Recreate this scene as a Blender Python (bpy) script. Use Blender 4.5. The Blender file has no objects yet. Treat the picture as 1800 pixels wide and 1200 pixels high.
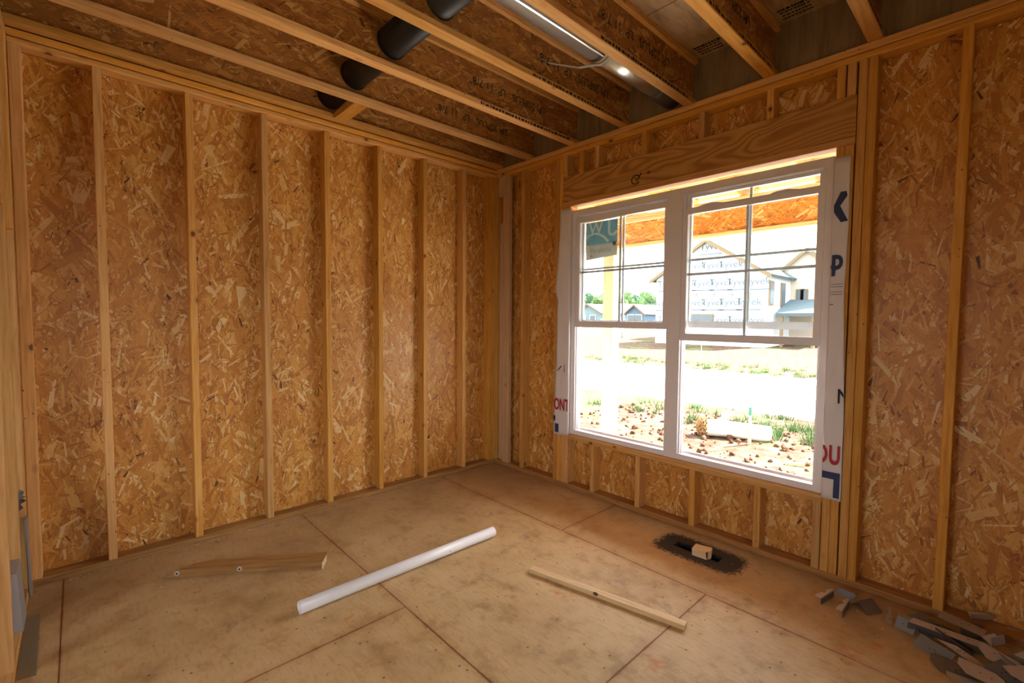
import bpy, bmesh, math, random
import numpy as np
from mathutils import Vector, Matrix, Euler

S = bpy.context.scene
COL = S.collection

# ------------------------------------------------------------------ camera
CAM = np.array([3.3627, -2.9277, 1.3940])
FPX, PITCH, ROLL, YAW = 819.17, -0.0491, 0.0076, -0.8198      # pixels of the 1800x1200 frame, radians
fw = np.array([math.sin(YAW) * math.cos(PITCH), math.cos(YAW) * math.cos(PITCH), math.sin(PITCH)])
r0 = np.array([math.cos(YAW), -math.sin(YAW), 0.0]); u0 = np.cross(r0, fw)
rt = r0 * math.cos(ROLL) + u0 * math.sin(ROLL); up = -r0 * math.sin(ROLL) + u0 * math.cos(ROLL)
cd = bpy.data.cameras.new('camera'); cam = bpy.data.objects.new('camera', cd); COL.objects.link(cam)
cd.sensor_width = 36.0; cd.lens = FPX * 36.0 / 1800.0; cd.clip_start = 0.02; cd.clip_end = 600
cam.matrix_world = Matrix(((rt[0], up[0], -fw[0], CAM[0]), (rt[1], up[1], -fw[1], CAM[1]), (rt[2], up[2], -fw[2], CAM[2]), (0, 0, 0, 1)))
S.camera = cam

def hit(px, py, axis, val):          # where the sight line of a pixel meets a plane (axis 0/1/2 = val)
    d = fw * FPX + rt * (px - 900) - up * (py - 600)
    return CAM + d * ((val - CAM[axis]) / d[axis])
def F(px, py, z=0.0): return hit(px, py, 2, z)
def Wl(px, py, y=0.0): h = hit(px, py, 1, y); return h[0], h[2]

# ------------------------------------------------------------------ light
w = bpy.data.worlds.new('sky'); S.world = w; w.use_nodes = True
wt = w.node_tree; bg = wt.nodes['Background']
sky = wt.nodes.new('ShaderNodeTexSky'); sky.sky_type = 'NISHITA'; sky.sun_disc = False
sky.sun_elevation = math.radians(58); sky.sun_rotation = math.radians(20); sky.air_density = 1.2; sky.dust_density = 4.0; sky.ozone_density = 0.6
mixw = wt.nodes.new('ShaderNodeMix'); mixw.data_type = 'RGBA'; mixw.inputs[0].default_value = 0.72
mixw.inputs[7].default_value = (1.0, 0.99, 0.98, 1)
scl = wt.nodes.new('ShaderNodeVectorMath'); scl.operation = 'SCALE'; scl.inputs['Scale'].default_value = 0.12
wt.links.new(sky.outputs[0], scl.inputs[0]); wt.links.new(scl.outputs[0], mixw.inputs[6]); wt.links.new(mixw.outputs[2], bg.inputs['Color'])
bg.inputs['Strength'].default_value = 1.1
sd = bpy.data.lights.new('sun', 'SUN'); sd.energy = 7.5; sd.angle = math.radians(2.0); sd.color = (1.0, 0.95, 0.88)
so = bpy.data.objects.new('sun', sd); COL.objects.link(so); so.location = (10, 24, 30)
so.rotation_euler = Vector((-0.25, -0.60, -0.76)).to_track_quat('-Z', 'Y').to_euler()
S.view_settings.view_transform = 'Standard'; S.view_settings.look = 'None'; S.view_settings.gamma = 1.0
S.view_settings.exposure = 3.3
S.cycles.max_bounces = 8; S.cycles.diffuse_bounces = 5; S.cycles.transparent_max_bounces = 12

def portal(x, y, z, w_, h_, rot):          # sampling guides at the window and two added unseen openings; emit nothing themselves
    ld = bpy.data.lights.new('daylight_portal', 'AREA'); ld.shape = 'RECTANGLE'; ld.size = w_; ld.size_y = h_; ld.cycles.is_portal = True
    o = bpy.data.objects.new('daylight_portal', ld); COL.objects.link(o); o.location = (x, y, z); o.rotation_euler = rot
portal(1.80, 0.112, 1.36, 1.80, 1.82, (math.radians(-90), 0, 0))
portal(1.95, -5.47, 1.40, 1.10, 1.30, (math.radians(90), 0, 0))
portal(5.42, -3.40, 1.50, 1.30, 1.30, (0, math.radians(90), 0))

# ------------------------------------------------------------------ materials
def mat(name):
    m = bpy.data.materials.new(name); m.use_nodes = True
    return m, m.node_tree.nodes, m.node_tree.links, m.node_tree.nodes['Principled BSDF']
def setp(p, **k):
    for a, v in k.items():
        p.inputs[a.replace('_', ' ')].default_value = v
def plain(name, col, rough=0.6, metal=0.0, **k):
    m, n, l, p = mat(name); setp(p, Base_Color=(*col, 1), Roughness=rough, Metallic=metal, **k)
    if rough >= .9: p.inputs['Specular IOR Level'].default_value = 0.05
    return m
def ramp(n, stops, interp='LINEAR'):
    r = n.new('ShaderNodeValToRGB'); r.color_ramp.interpolation = interp; e = r.color_ramp.elements
    while len(e) < len(stops): e.new(0.5)
    for i, (p, c) in enumerate(stops): e[i].position = p; e[i].color = (*c, 1)
    return r
def mixc(n, l, fac, a, b, mode='MIX'):
    m = n.new('ShaderNodeMix'); m.data_type = 'RGBA'; m.blend_type = mode
    for sock, v in ((0, fac), (6, a), (7, b)):
        if isinstance(v, (int, float)): m.inputs[sock].default_value = v
        elif isinstance(v, tuple): m.inputs[sock].default_value = (*v, 1)
        else: l.new(v, m.inputs[sock])
    return m.outputs[2]
def noise(n, l, vec, scale, detail=3, rough=0.55):
    t = n.new('ShaderNodeTexNoise'); t.inputs['Scale'].default_value = scale; t.inputs['Detail'].default_value = detail; t.inputs['Roughness'].default_value = rough
    l.new(vec, t.inputs['Vector']); return t
def mapr(n, l, v, a, b, c=0.0, d=1.0):
    m = n.new('ShaderNodeMapRange'); m.inputs[1].default_value = a; m.inputs[2].default_value = b; m.inputs[3].default_value = c; m.inputs[4].default_value = d
    l.new(v, m.inputs[0]); return m.outputs[0]
def bump(n, l, p, h, strength=0.2, dist=0.002):
    b = n.new('ShaderNodeBump'); b.inputs['Strength'].default_value = strength; b.inputs['Distance'].default_value = dist
    l.new(h, b.inputs['Height']); l.new(b.outputs[0], p.inputs['Normal'])

def lumber(name, axis, base=(0.68, 0.368, 0.115), dark=(0.51, 0.22, 0.050), pale=(0.78, 0.47, 0.18), knots=True, rings=False, vary=1.0):
    m, n, l, p = mat(name)
    tc = n.new('ShaderNodeTexCoord'); oi = n.new('ShaderNodeObjectInfo')
    cmb = n.new('ShaderNodeCombineXYZ')
    for i, k in enumerate((37.0, 71.0, 113.0)):
        mu = n.new('ShaderNodeMath'); mu.operation = 'MULTIPLY'; mu.inputs[1].default_value = k; l.new(oi.outputs['Random'], mu.inputs[0]); l.new(mu.outputs[0], cmb.inputs[i])
    ad = n.new('ShaderNodeVectorMath'); l.new(tc.outputs['Object'], ad.inputs[0]); l.new(cmb.outputs[0], ad.inputs[1])
    st = n.new('ShaderNodeVectorMath'); st.operation = 'MULTIPLY'
    sc = [1.0, 1.0, 1.0]; sc[axis] = 0.045 if not rings else 0.14
    st.inputs[1].default_value = sc; l.new(ad.outputs[0], st.inputs[0])
    warp = noise(n, l, ad.outputs[0], 2.2, 2)
    wm = n.new('ShaderNodeVectorMath'); wm.operation = 'MULTIPLY_ADD'; wm.inputs[1].default_value = (0.025,) * 3 if not rings else (0.10,) * 3
    l.new(warp.outputs['Color'], wm.inputs[0]); l.new(st.outputs[0], wm.inputs[2])
    g = noise(n, l, wm.outputs[0], 75 if not rings else 16, 4, 0.6)
    src = g.outputs['Fac']
    if rings:
        sn = n.new('ShaderNodeMath'); sn.operation = 'MULTIPLY'; sn.inputs[1].default_value = 95; l.new(noise(n, l, wm.outputs[0], 5.5, 1, .4).outputs['Fac'], sn.inputs[0])
        si = n.new('ShaderNodeMath'); si.operation = 'SINE'; l.new(sn.outputs[0], si.inputs[0])
        src = mapr(n, l, si.outputs[0], -1.1, 1.1, 0.34, 0.68)
    r = ramp(n, [(0.28, dark), (0.5, base), (0.72, pale)]); l.new(src, r.inputs[0])
    big = noise(n, l, ad.outputs[0], 1.3, 2)
    c = mixc(n, l, mapr(n, l, big.outputs['Fac'], 0.35, 0.75, 0.0, 0.45), r.outputs[0], base)
    # board to board tint
    hv = n.new('ShaderNodeHueSaturation'); l.new(c, hv.inputs['Color'])
    l.new(mapr(n, l, oi.outputs['Random'], 0, 1, 1 - .20 * vary, 1 + .08 * vary), hv.inputs['Value'])
    rr = n.new('ShaderNodeMath'); rr.operation = 'FRACT'; m7 = n.new('ShaderNodeMath'); m7.operation = 'MULTIPLY'; m7.inputs[1].default_value = 7.3
    l.new(oi.outputs['Random'], m7.inputs[0]); l.new(m7.outputs[0], rr.inputs[0]); l.new(mapr(n, l, rr.outputs[0], 0, 1, 0.95, 1.12), hv.inputs['Saturation'])
    c = hv.outputs[0]
    if knots:
        ks = n.new('ShaderNodeVectorMath'); ks.operation = 'MULTIPLY'; kk = [1.0, 1.0, 1.0]; kk[axis] = 0.7; ks.inputs[1].default_value = kk; l.new(ad.outputs[0], ks.inputs[0])
        def spots(scale, keep):
            v = n.new('ShaderNodeTexVoronoi'); v.inputs['Scale'].default_value = scale; l.new(ks.outputs[0], v.inputs['Vector'])
            sp_ = n.new('ShaderNodeSeparateColor'); l.new(v.outputs['Color'], sp_.inputs[0])
            gt = n.new('ShaderNodeMath'); gt.operation = 'GREATER_THAN'; gt.inputs[1].default_value = keep; l.new(sp_.outputs[0], gt.inputs[0])
            def f(r1, r0, amt):
                q = n.new('ShaderNodeMath'); q.operation = 'MULTIPLY'; l.new(mapr(n, l, v.outputs['Distance'], r1, r0, 0.0, amt), q.inputs[0]); l.new(gt.outputs[0], q.inputs[1]); return q.outputs[0]
            return f
        k1 = spots(8.0, 0.45); c = mixc(n, l, k1(0.20, 0.08, 0.5), c, (0.36, 0.14, 0.035)); c = mixc(n, l, k1(0.10, 0.07, 0.85), c, (0.10, 0.035, 0.012))
        k2 = spots(24.0, 0.62); c = mixc(n, l, k2(0.10, 0.07, 0.8), c, (0.09, 0.04, 0.02))
    l.new(c, p.inputs['Base Color']); setp(p, Roughness=0.62)
    p.inputs['Specular IOR Level'].default_value = 0.35
    bump(n, l, p, g.outputs['Fac'], 0.12, 0.001)
    return m
LUM = [lumber('spruce lumber along x', 0), lumber('spruce lumber along y', 1), lumber('spruce lumber upright', 2)]
PLATE = [lumber('floor plate lumber along x', 0, (0.38, 0.20, 0.085), (0.24, 0.11, 0.04), (0.48, 0.28, 0.13)),
         lumber('floor plate lumber along y', 1, (0.42, 0.23, 0.09), (0.27, 0.13, 0.05), (0.52, 0.32, 0.15))]
HEADER = lumber('header beam pine with bold grain', 0, (0.56, 0.28, 0.075), (0.30, 0.11, 0.024), (0.66, 0.37, 0.115), rings=True)
PALE = lumber('pale sapwood', 2, (0.60, 0.40, 0.24), (0.50, 0.30, 0.16), (0.70, 0.52, 0.34))
PINKX = lumber('pale sapwood along x', 0, (0.72, 0.53, 0.29), (0.58, 0.38, 0.19), (0.80, 0.63, 0.38), knots=False, vary=0.1)
GRN = lumber('weathered treated lumber', 0, (0.38, 0.20, 0.065), (0.25, 0.12, 0.035), (0.45, 0.26, 0.09))
POSTM = lumber('yellow pine post', 2, (0.62, 0.50, 0.28), (0.50, 0.38, 0.18), (0.72, 0.62, 0.40))

def osb(name, stops, grain=0.30, rough=0.44):
    m, n, l, p = mat(name)
    at = n.new('ShaderNodeAttribute'); at.attribute_name = 'tone'
    r = ramp(n, stops); l.new(at.outputs['Fac'], r.inputs[0])
    uv = n.new('ShaderNodeUVMap'); uv.uv_map = 'grain'
    sc = n.new('ShaderNodeVectorMath'); sc.operation = 'MULTIPLY'; sc.inputs[1].default_value = (14, 260, 1); l.new(uv.outputs[0], sc.inputs[0])
    g = noise(n, l, sc.outputs[0], 1.0, 3, 0.6)
    c = mixc(n, l, mapr(n, l, g.outputs['Fac'], 0.30, 0.62, grain, 0.0), r.outputs[0], (0.30, 0.13, 0.035), 'MULTIPLY')
    sp = mixc(n, l, mapr(n, l, g.outputs['Fac'], 0.60, 0.80, 0.0, 0.35), c, (0.80, 0.55, 0.28))
    l.new(sp, p.inputs['Base Color']); setp(p, Roughness=rough); p.inputs['Specular IOR Level'].default_value = 0.5
    bump(n, l, p, g.outputs['Fac'], 0.25, 0.0012)
    return m
OSB_W = osb('oriented strand board', [(0.0, (0.11, 0.036, 0.009)), (0.12, (0.33, 0.115, 0.020)), (0.38, (0.57, 0.240, 0.040)), (0.66, (0.69, 0.335, 0.066)), (0.88, (0.77, 0.455, 0.130)), (1.0, (0.85, 0.64, 0.32))])
OSB_J = osb('joist web strand board', [(0.0, (0.09, 0.030, 0.010)), (0.2, (0.28, 0.105, 0.024)), (0.6, (0.48, 0.205, 0.044)), (0.9, (0.60, 0.31, 0.08)), (1.0, (0.70, 0.45, 0.17))], 0.4)
OSBB = plain('strand board core', (0.33, 0.14, 0.035), 0.7)

# ------------------------------------------------------------------ mesh helpers
def link(name, me, m, parent=None, loc=None, rot=None):
    o = bpy.data.objects.new(name, me); COL.objects.link(o)
    if m is not None and not me.materials: me.materials.append(m)
    if loc is not None: o.location = loc
    if rot is not None: o.rotation_euler = rot
    if parent is not None: o.parent = parent
    return o
def tag(o, label=None, cat=None, group=None, kind=None):
    for k, v in (('label', label), ('category', cat), ('group', group), ('kind', kind)):
        if v: o[k] = v
    return o
def empty(name, loc=(0, 0, 0), rz=0.0):
    o = bpy.data.objects.new(name, None); COL.objects.link(o); o.location = loc; o.rotation_euler = (0, 0, rz); o.empty_display_size = 0.05
    return o
def pydata(name, v, f, smooth=False):
    me = bpy.data.meshes.new(name); me.from_pydata([tuple(map(float, q)) for q in v], [], f); me.update()
    if smooth: me.polygons.foreach_set('use_smooth', [True] * len(me.polygons))
    return me
_cache = {}
def prism_mesh(dx, dy, dz, axis, ch):
    key = (round(dx, 4), round(dy, 4), round(dz, 4), axis, round(ch, 4))
    if key in _cache: return _cache[key]
    d = [dx, dy, dz]; L = d[axis] / 2; o = [i for i in range(3) if i != axis]
    a, b = d[o[0]] / 2, d[o[1]] / 2; c = min(ch, a * .4, b * .4)
    ring = [(a - c, -b), (a, -b + c), (a, b - c), (a - c, b), (-a + c, b), (-a, b - c), (-a, -b + c), (-a + c, -b)]
    v = []
    for s in (-L, L):
        for q in ring:
            t = [0, 0, 0]; t[axis] = s; t[o[0]] = q[0]; t[o[1]] = q[1]; v.append(t)
    f = [tuple(range(7, -1, -1)), tuple(range(8, 16))] + [(i, (i + 1) % 8, 8 + (i + 1) % 8, 8 + i) for i in range(8)]
    if axis == 1: f = [tuple(reversed(q)) for q in f]
    me = pydata('board', v, f); _cache[key] = me
    return me
def board(name, x0, x1, y0, y1, z0, z1, m, parent=None, axis=None, ch=0.0025):
    d = (x1 - x0, y1 - y0, z1 - z0)
    if axis is None: axis = max(range(3), key=lambda i: d[i])
    if isinstance(m, list): m = m[axis]
    me = prism_mesh(*d, axis, ch)
    if me.materials and me.materials[0] != m:
        me = me.copy(); me.materials.clear()
    return link(name, me, m, parent, ((x0 + x1) / 2, (y0 + y1) / 2, (z0 + z1) / 2))
def boxes_mesh(name, lst):
    v, f = [], []
    for (x0, x1, y0, y1, z0, z1) in lst:
        b = len(v); v += [(x, y, z) for z in (z0, z1) for y in (y0, y1) for x in (x0, x1)]
        f += [tuple(b + i for i in q) for q in ((0, 2, 3, 1), (4, 5, 7, 6), (0, 1, 5, 4), (2, 6, 7, 3), (0, 4, 6, 2), (1, 3, 7, 5))]
    return pydata(name, v, f)
def tube_mesh(name, pts, r, seg=20, cap=True, r_in=None):
    pts = [Vector(p) for p in pts]; v, f = [], []
    def rings(rad):
        out = []
        for i, q in enumerate(pts):
            t = (pts[min(i + 1, len(pts) - 1)] - pts[max(i - 1, 0)]).normalized()
            a = t.cross(Vector((0, 0, 1)) if abs(t.z) < 0.9 else Vector((1, 0, 0))).normalized(); b = t.cross(a)
            out.append([q + (a * math.cos(2 * math.pi * k / seg) + b * math.sin(2 * math.pi * k / seg)) * rad for k in range(seg)])
        return out
    ro = rings(r)
    for ring in ro: v += ring
    n = len(pts)
    for i in range(n - 1):
        for k in range(seg): f.append((i * seg + k, i * seg + (k + 1) % seg, (i + 1) * seg + (k + 1) % seg, (i + 1) * seg + k))
    if r_in:
        b = len(v)
        for ring in rings(r_in): v += ring
        for i in range(n - 1):
            for k in range(seg): f.append((b + i * seg + k, b + (i + 1) * seg + k, b + (i + 1) * seg + (k + 1) % seg, b + i * seg + (k + 1) % seg))
        for k in range(seg):
            f.append((k, b + k, b + (k + 1) % seg, (k + 1) % seg)); e = (n - 1) * seg
            f.append((e + k, e + (k + 1) % seg, b + e + (k + 1) % seg, b + e + k))
    elif cap:
        f.append(tuple(range(seg - 1, -1, -1))); f.append(tuple((n - 1) * seg + k for k in range(seg)))
    me = pydata(name, v, f)
    me.polygons.foreach_set('use_smooth', [len(p.vertices) == 4 for p in me.polygons])
    return me
def poly_mesh(name, pts, plane, off):            # flat polygon; plane 'xz' at y=off or 'yz' at x=off or 'xy' at z=off
    v = [(a, off, b) if plane == 'xz' else (off, a, b) if plane == 'yz' else (a, b, off) for a, b in pts]
    return pydata(name, v, [tuple(range(len(v)))])
def text_mesh(s, size, sx=1.0, bold=0.0, spacing=1.0):
    cu = bpy.data.curves.new('lettering', 'FONT'); cu.body = s; cu.size = size; cu.offset = bold; cu.space_character = spacing
    cu.resolution_u = 3
    o = bpy.data.objects.new('lettering', cu); COL.objects.link(o)
    dg = bpy.context.evaluated_depsgraph_get(); me = bpy.data.meshes.new_from_object(o.evaluated_get(dg))
    bpy.data.objects.remove(o); bpy.data.curves.remove(cu)
    if sx != 1.0: me.transform(Matrix.Diagonal((sx, 1, 1, 1)))
    me.materials.clear()
    return me
def place(me, right, upv, origin):               # text plane axes -> world
    r_, u_ = Vector(right), Vector(upv); n_ = r_.cross(u_)
    me.transform(Matrix(((r_.x, u_.x, n_.x, origin[0]), (r_.y, u_.y, n_.y, origin[1]), (r_.z, u_.z, n_.z, origin[2]), (0, 0, 0, 1))))
    return me
def clip(me, co, no):
    bm = bmesh.new(); bm.from_mesh(me)
    bmesh.ops.bisect_plane(bm, geom=bm.verts[:] + bm.edges[:] + bm.faces[:], plane_co=co, plane_no=no, clear_outer=True)
    bm.to_mesh(me); bm.free(); return me

def strands(name, w_, h_, to3, m, parent, seed, per=4800, bias=math.pi / 2, spread=0.62, scale=1.0, dark=0.0, hole=None):
    """thousands of overlapping wood strands lying in a sheet; to3 maps (a, b, height) arrays to world"""
    rg = np.random.default_rng(seed); n = max(40, int(w_ * h_ * per))
    a = rg.uniform(0, w_, n); b = rg.uniform(0, h_, n)
    t = np.arange(n) / n                                    # later strands lie on top and are smaller
    L = rg.lognormal(math.log(0.074), 0.50, n) * scale * (1.25 - 0.5 * t)
    Wd = L * rg.uniform(0.07, 0.30, n); sl = rg.random(n) < 0.55; Wd[sl] *= 0.36
    L = np.clip(L, 0.015, 0.20); Wd = np.clip(Wd, 0.0025, 0.034)
    ang = rg.normal(bias, spread, n)
    ca, sa = np.cos(ang), np.sin(ang)
    cor = np.array([(-.5, -.5), (.5, -.5), (.5, .5), (-.5, .5)])[None] + rg.uniform(-0.2, 0.2, (n, 4, 2)) * np.array([0.6, 1.9])
    lx = cor[..., 0] * L[:, None]; ly = cor[..., 1] * Wd[:, None]
    A = np.clip(a[:, None] + lx * ca[:, None] - ly * sa[:, None], 0, w_); B = np.clip(b[:, None] + lx * sa[:, None] + ly * ca[:, None], 0, h_)
    if hole is not None:
        ok = np.hypot(a - hole[0], b - hole[1]) > hole[2] + L / 2
        A, B, L, Wd, lx, ly, t = A[ok], B[ok], L[ok], Wd[ok], lx[ok], ly[ok], t[ok]; n = len(L)
    tilt = rg.uniform(-0.006, 0.006, (n, 2))
    H = 0.0006 + t[:, None] * 0.0016 + lx * tilt[:, :1] + ly * tilt[:, 1:]
    P = to3(A.ravel(), B.ravel(), H.ravel())
    me = bpy.data.meshes.new(name)
    me.vertices.add(4 * n); me.vertices.foreach_set('co', P.astype(np.float32).ravel())
    me.loops.add(4 * n); me.loops.foreach_set('vertex_index', np.arange(4 * n, dtype=np.int32))
    me.polygons.add(n); me.polygons.foreach_set('loop_start', np.arange(0, 4 * n, 4, dtype=np.int32)); me.polygons.foreach_set('loop_total', np.full(n, 4, dtype=np.int32))
    me.update(calc_edges=True)
    at = me.attributes.new('tone', 'FLOAT', 'FACE')
    tone = np.clip(rg.normal(0.53 - dark, 0.235, n), 0, 1); pk = rg.random(n)
    tone[pk < 0.085] = rg.uniform(0.84, 1.0, (pk < 0.085).sum()); tone = np.where(L > .07, np.maximum(tone, .30), tone); dk = (pk > 0.97) & (L < .07); tone[dk] = rg.uniform(0.0, 0.14, dk.sum())
    at.data.foreach_set('value', tone.astype(np.float32))
    uv = me.uv_layers.new(name='grain'); U = np.stack([lx + rg.uniform(0, 60, (n, 1)), ly + rg.uniform(0, 60, (n, 1))], -1)
    uv.data.foreach_set('uv', U.astype(np.float32).ravel())
    o = link(name, me, m, parent); o['kind'] = 'stuff'
    return o

# ------------------------------------------------------------------ measurements of the room
SD = 0.089          # stud depth
ZS, ZP1, ZP2 = 2.709, 2.747, 2.785          # stud top, lower and upper top plate
ZC = ZP2 + 0.302    # underside of the floor deck above
YB = -3.140         # inner face of the back partition
XR = 4.30           # right partition

# ------------------------------------------------------------------ floor
def floor_material():
    m, n, l, p = mat('worn subfloor panel')
    g = n.new('ShaderNodeNewGeometry'); P = g.outputs['Position']; oi = n.new('ShaderNodeObjectInfo')
    n1 = noise(n, l, P, 1.6, 5, 0.6); n2 = noise(n, l, P, 7, 5, 0.65); n3 = noise(n, l, P, 60, 4, 0.7)
    st = n.new('ShaderNodeVectorMath'); st.operation = 'MULTIPLY'; st.inputs[1].default_value = (16, 75, 1); l.new(P, st.inputs[0])
    n4 = noise(n, l, st.outputs[0], 1.0, 3, 0.6)
    r = ramp(n, [(0.28, (0.33, 0.21, 0.09)), (0.48, (0.53, 0.36, 0.16)), (0.72, (0.64, 0.465, 0.235))]); l.new(n1.outputs['Fac'], r.inputs[0])
    c = mixc(n, l, mapr(n, l, n2.outputs['Fac'], 0.40, 0.70, 0.0, 0.45), r.outputs[0], (0.70, 0.51, 0.29))
    c = mixc(n, l, mapr(n, l, n2.outputs['Fac'], 0.46, 0.28, 0.0, 0.65), c, (0.30, 0.18, 0.075))
    c = mixc(n, l, mapr(n, l, n4.outputs['Fac'], 0.50, 0.72, 0.0, 0.5), c, (0.38, 0.225, 0.095))
    c = mixc(n, l, mapr(n, l, n3.outputs['Fac'], 0.58, 0.78, 0.0, 0.55), c, (0.66, 0.49, 0.29))
    c = mixc(n, l, mapr(n, l, n3.outputs['Fac'], 0.36, 0.26, 0.0, 0.6), c, (0.20, 0.12, 0.06))
    # grey scuffs and rusty scrapes, sparse
    n5 = noise(n, l, P, 4.3, 4, 0.7)
    c = mixc(n, l, mapr(n, l, n5.outputs['Fac'], 0.62, 0.72, 0.0, 0.55), c, (0.17, 0.13, 0.105))
    of = n.new('ShaderNodeVectorMath'); of.inputs[1].default_value = (31.7, 12.1, 4); l.new(P, of.inputs[0]); n6 = noise(n, l, of.outputs[0], 5.0, 3, 0.8)
    c = mixc(n, l, mapr(n, l, n6.outputs['Fac'], 0.61, 0.70, 0.0, 0.75), c, (0.50, 0.20, 0.045))
    v = n.new('ShaderNodeTexVoronoi'); v.inputs['Scale'].default_value = 16; l.new(P, v.inputs['Vector'])
    c = mixc(n, l, mapr(n, l, v.outputs['Distance'], 0.11, 0.06, 0.0, 0.75), c, (0.10, 0.055, 0.03))
    # sill shade along the window wall and dimmer left part, painted into the colour
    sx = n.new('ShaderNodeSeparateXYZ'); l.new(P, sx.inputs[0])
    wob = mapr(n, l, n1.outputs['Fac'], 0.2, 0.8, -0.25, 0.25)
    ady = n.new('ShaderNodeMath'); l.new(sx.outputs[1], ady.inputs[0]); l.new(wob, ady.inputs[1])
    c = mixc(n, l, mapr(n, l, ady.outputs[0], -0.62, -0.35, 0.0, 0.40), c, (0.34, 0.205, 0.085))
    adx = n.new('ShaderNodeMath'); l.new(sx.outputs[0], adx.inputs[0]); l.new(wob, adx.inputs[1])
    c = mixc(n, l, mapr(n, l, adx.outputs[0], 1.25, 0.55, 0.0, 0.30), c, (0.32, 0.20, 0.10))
    # rust-brown stain bleeding out of the panel joints
    def M(op, a, b=None):
        q = n.new('ShaderNodeMath'); q.operation = op
        for i_, vv in enumerate((a, b)):
            if vv is None: continue
            if isinstance(vv, (int, float)): q.inputs[i_].default_value = vv
            else: l.new(vv, q.inputs[i_])
        return q.outputs[0]
    X, Y = sx.outputs[0], sx.outputs[1]; dist = None; n5b = noise(n, l, P, 2.6, 3, 0.6)
    for y0 in (-0.625, -1.805, -3.017):
        q = M('ABSOLUTE', M('SUBTRACT', Y, y0)); dist = q if dist is None else M('MINIMUM', dist, q)
    for x0, ya, yb in ((1.387, -0.625, 0.2), (2.357, -1.805, -0.625), (1.421, -3.017, -1.805)):
        yd = M('MAXIMUM', M('SUBTRACT', ya, Y), M('SUBTRACT', Y, yb)); dist = M('MINIMUM', dist, M('MAXIMUM', M('ABSOLUTE', M('SUBTRACT', X, x0)), yd))
    dn = M('ADD', dist, mapr(n, l, n2.outputs['Fac'], 0.3, 0.7, -0.004, 0.006))
    c = mixc(n, l, mapr(n, l, dn, 0.05, 0.0, 0.0, 0.35), c, (0.34, 0.17, 0.06))
    c = mixc(n, l, M('MULTIPLY', mapr(n, l, dn, 0.009, 0.002, 0.0, 1.0), mapr(n, l, n5b.outputs['Fac'], 0.35, 0.6, 0.35, 0.9)), c, (0.27, 0.10, 0.026))
    # black sprayed patch around the vent hole
    sub = n.new('ShaderNodeVectorMath'); sub.operation = 'SUBTRACT'; sub.inputs[1].default_value = (2.135, -0.232, 0); l.new(P, sub.inputs[0])
    ab = n.new('ShaderNodeVectorMath'); ab.operation = 'ABSOLUTE'; l.new(sub.outputs[0], ab.inputs[0])
    s2 = n.new('ShaderNodeVectorMath'); s2.operation = 'SUBTRACT'; s2.inputs[1].default_value = (0.17, 0.052, 0); l.new(ab.outputs[0], s2.inputs[0])
    mx = n.new('ShaderNodeVectorMath'); mx.operation = 'MAXIMUM'; mx.inputs[1].default_value = (0, 0, -1); l.new(s2.outputs[0], mx.inputs[0])
    m0 = n.new('ShaderNodeVectorMath'); m0.operation = 'MULTIPLY'; m0.inputs[1].default_value = (1, 1, 0); l.new(mx.outputs[0], m0.inputs[0])
    ln = n.new('ShaderNodeVectorMath'); ln.operation = 'LENGTH'; l.new(m0.outputs[0], ln.inputs[0])
    ee = n.new('ShaderNodeMath'); l.new(ln.outputs['Value'], ee.inputs[0])
    l.new(mapr(n, l, noise(n, l, P, 45, 4, 0.7).outputs['Fac'], 0.3, 0.7, -0.03, 0.03), ee.inputs[1])
    c = mixc(n, l, mapr(n, l, ee.outputs[0], 0.102, 0.062, 0.0, 0.97), c, (0.016, 0.017, 0.021))
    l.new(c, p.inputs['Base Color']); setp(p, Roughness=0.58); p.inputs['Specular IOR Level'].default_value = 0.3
    bump(n, l, p, n3.outputs['Fac'], 0.3, 0.002)
    return m
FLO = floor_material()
SEAM = plain('rusty glue in the panel joints', (0.24, 0.09, 0.025), 0.8)
floor = empty('floor'); tag(floor, 'worn tan subfloor of large panels with rusty joints', kind='structure')
rows = [(-0.625, 0.10), (-1.805, -0.625), (-3.017, -1.805), (-4.236, -3.017), (-5.455, -4.236)]
cuts = [[-0.1, 1.387, 3.83, 5.4], [-0.1, 2.357, 4.80, 5.4], [-0.1, 1.421, 3.86, 5.4], [-0.1, 2.35, 4.8, 5.4], [-0.1, 1.4, 3.85, 5.4]]
HX0, HX1, HY0, HY1 = 1.985, 2.262, -0.262, -0.188        # vent hole
G = 0.0022
for (ya, yb), cs in zip(rows, cuts):
    for xa, xb in zip(cs[:-1], cs[1:]):
        a, b, c_, d = xa + G, xb - G, ya + G, yb - G
        if a < HX0 < b and c_ < HY0 < d:
            lst = [(a, HX0, c_, d, -.018, 0), (HX1, b, c_, d, -.018, 0), (HX0, HX1, c_, HY0, -.018, 0), (HX0, HX1, HY1, d, -.018, 0)]
        else: lst = [(a, b, c_, d, -0.018, 0)]
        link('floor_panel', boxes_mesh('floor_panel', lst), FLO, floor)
link('joint_glue', boxes_mesh('joint_glue', [(-0.1, HX0 - .01, -5.455, 0.1, -.03, -.0012), (HX1 + .01, 5.4, -5.455, .1, -.03, -.0012), (HX0 - .01, HX1 + .01, -5.455, HY0 - .01, -.03, -.0012), (HX0 - .01, HX1 + .01, HY1 + .01, .1, -.03, -.0012)]), SEAM, floor)
BOOT = plain('dark sheet metal boot', (0.03, 0.03, 0.032), 0.5, 0.4)
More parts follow.
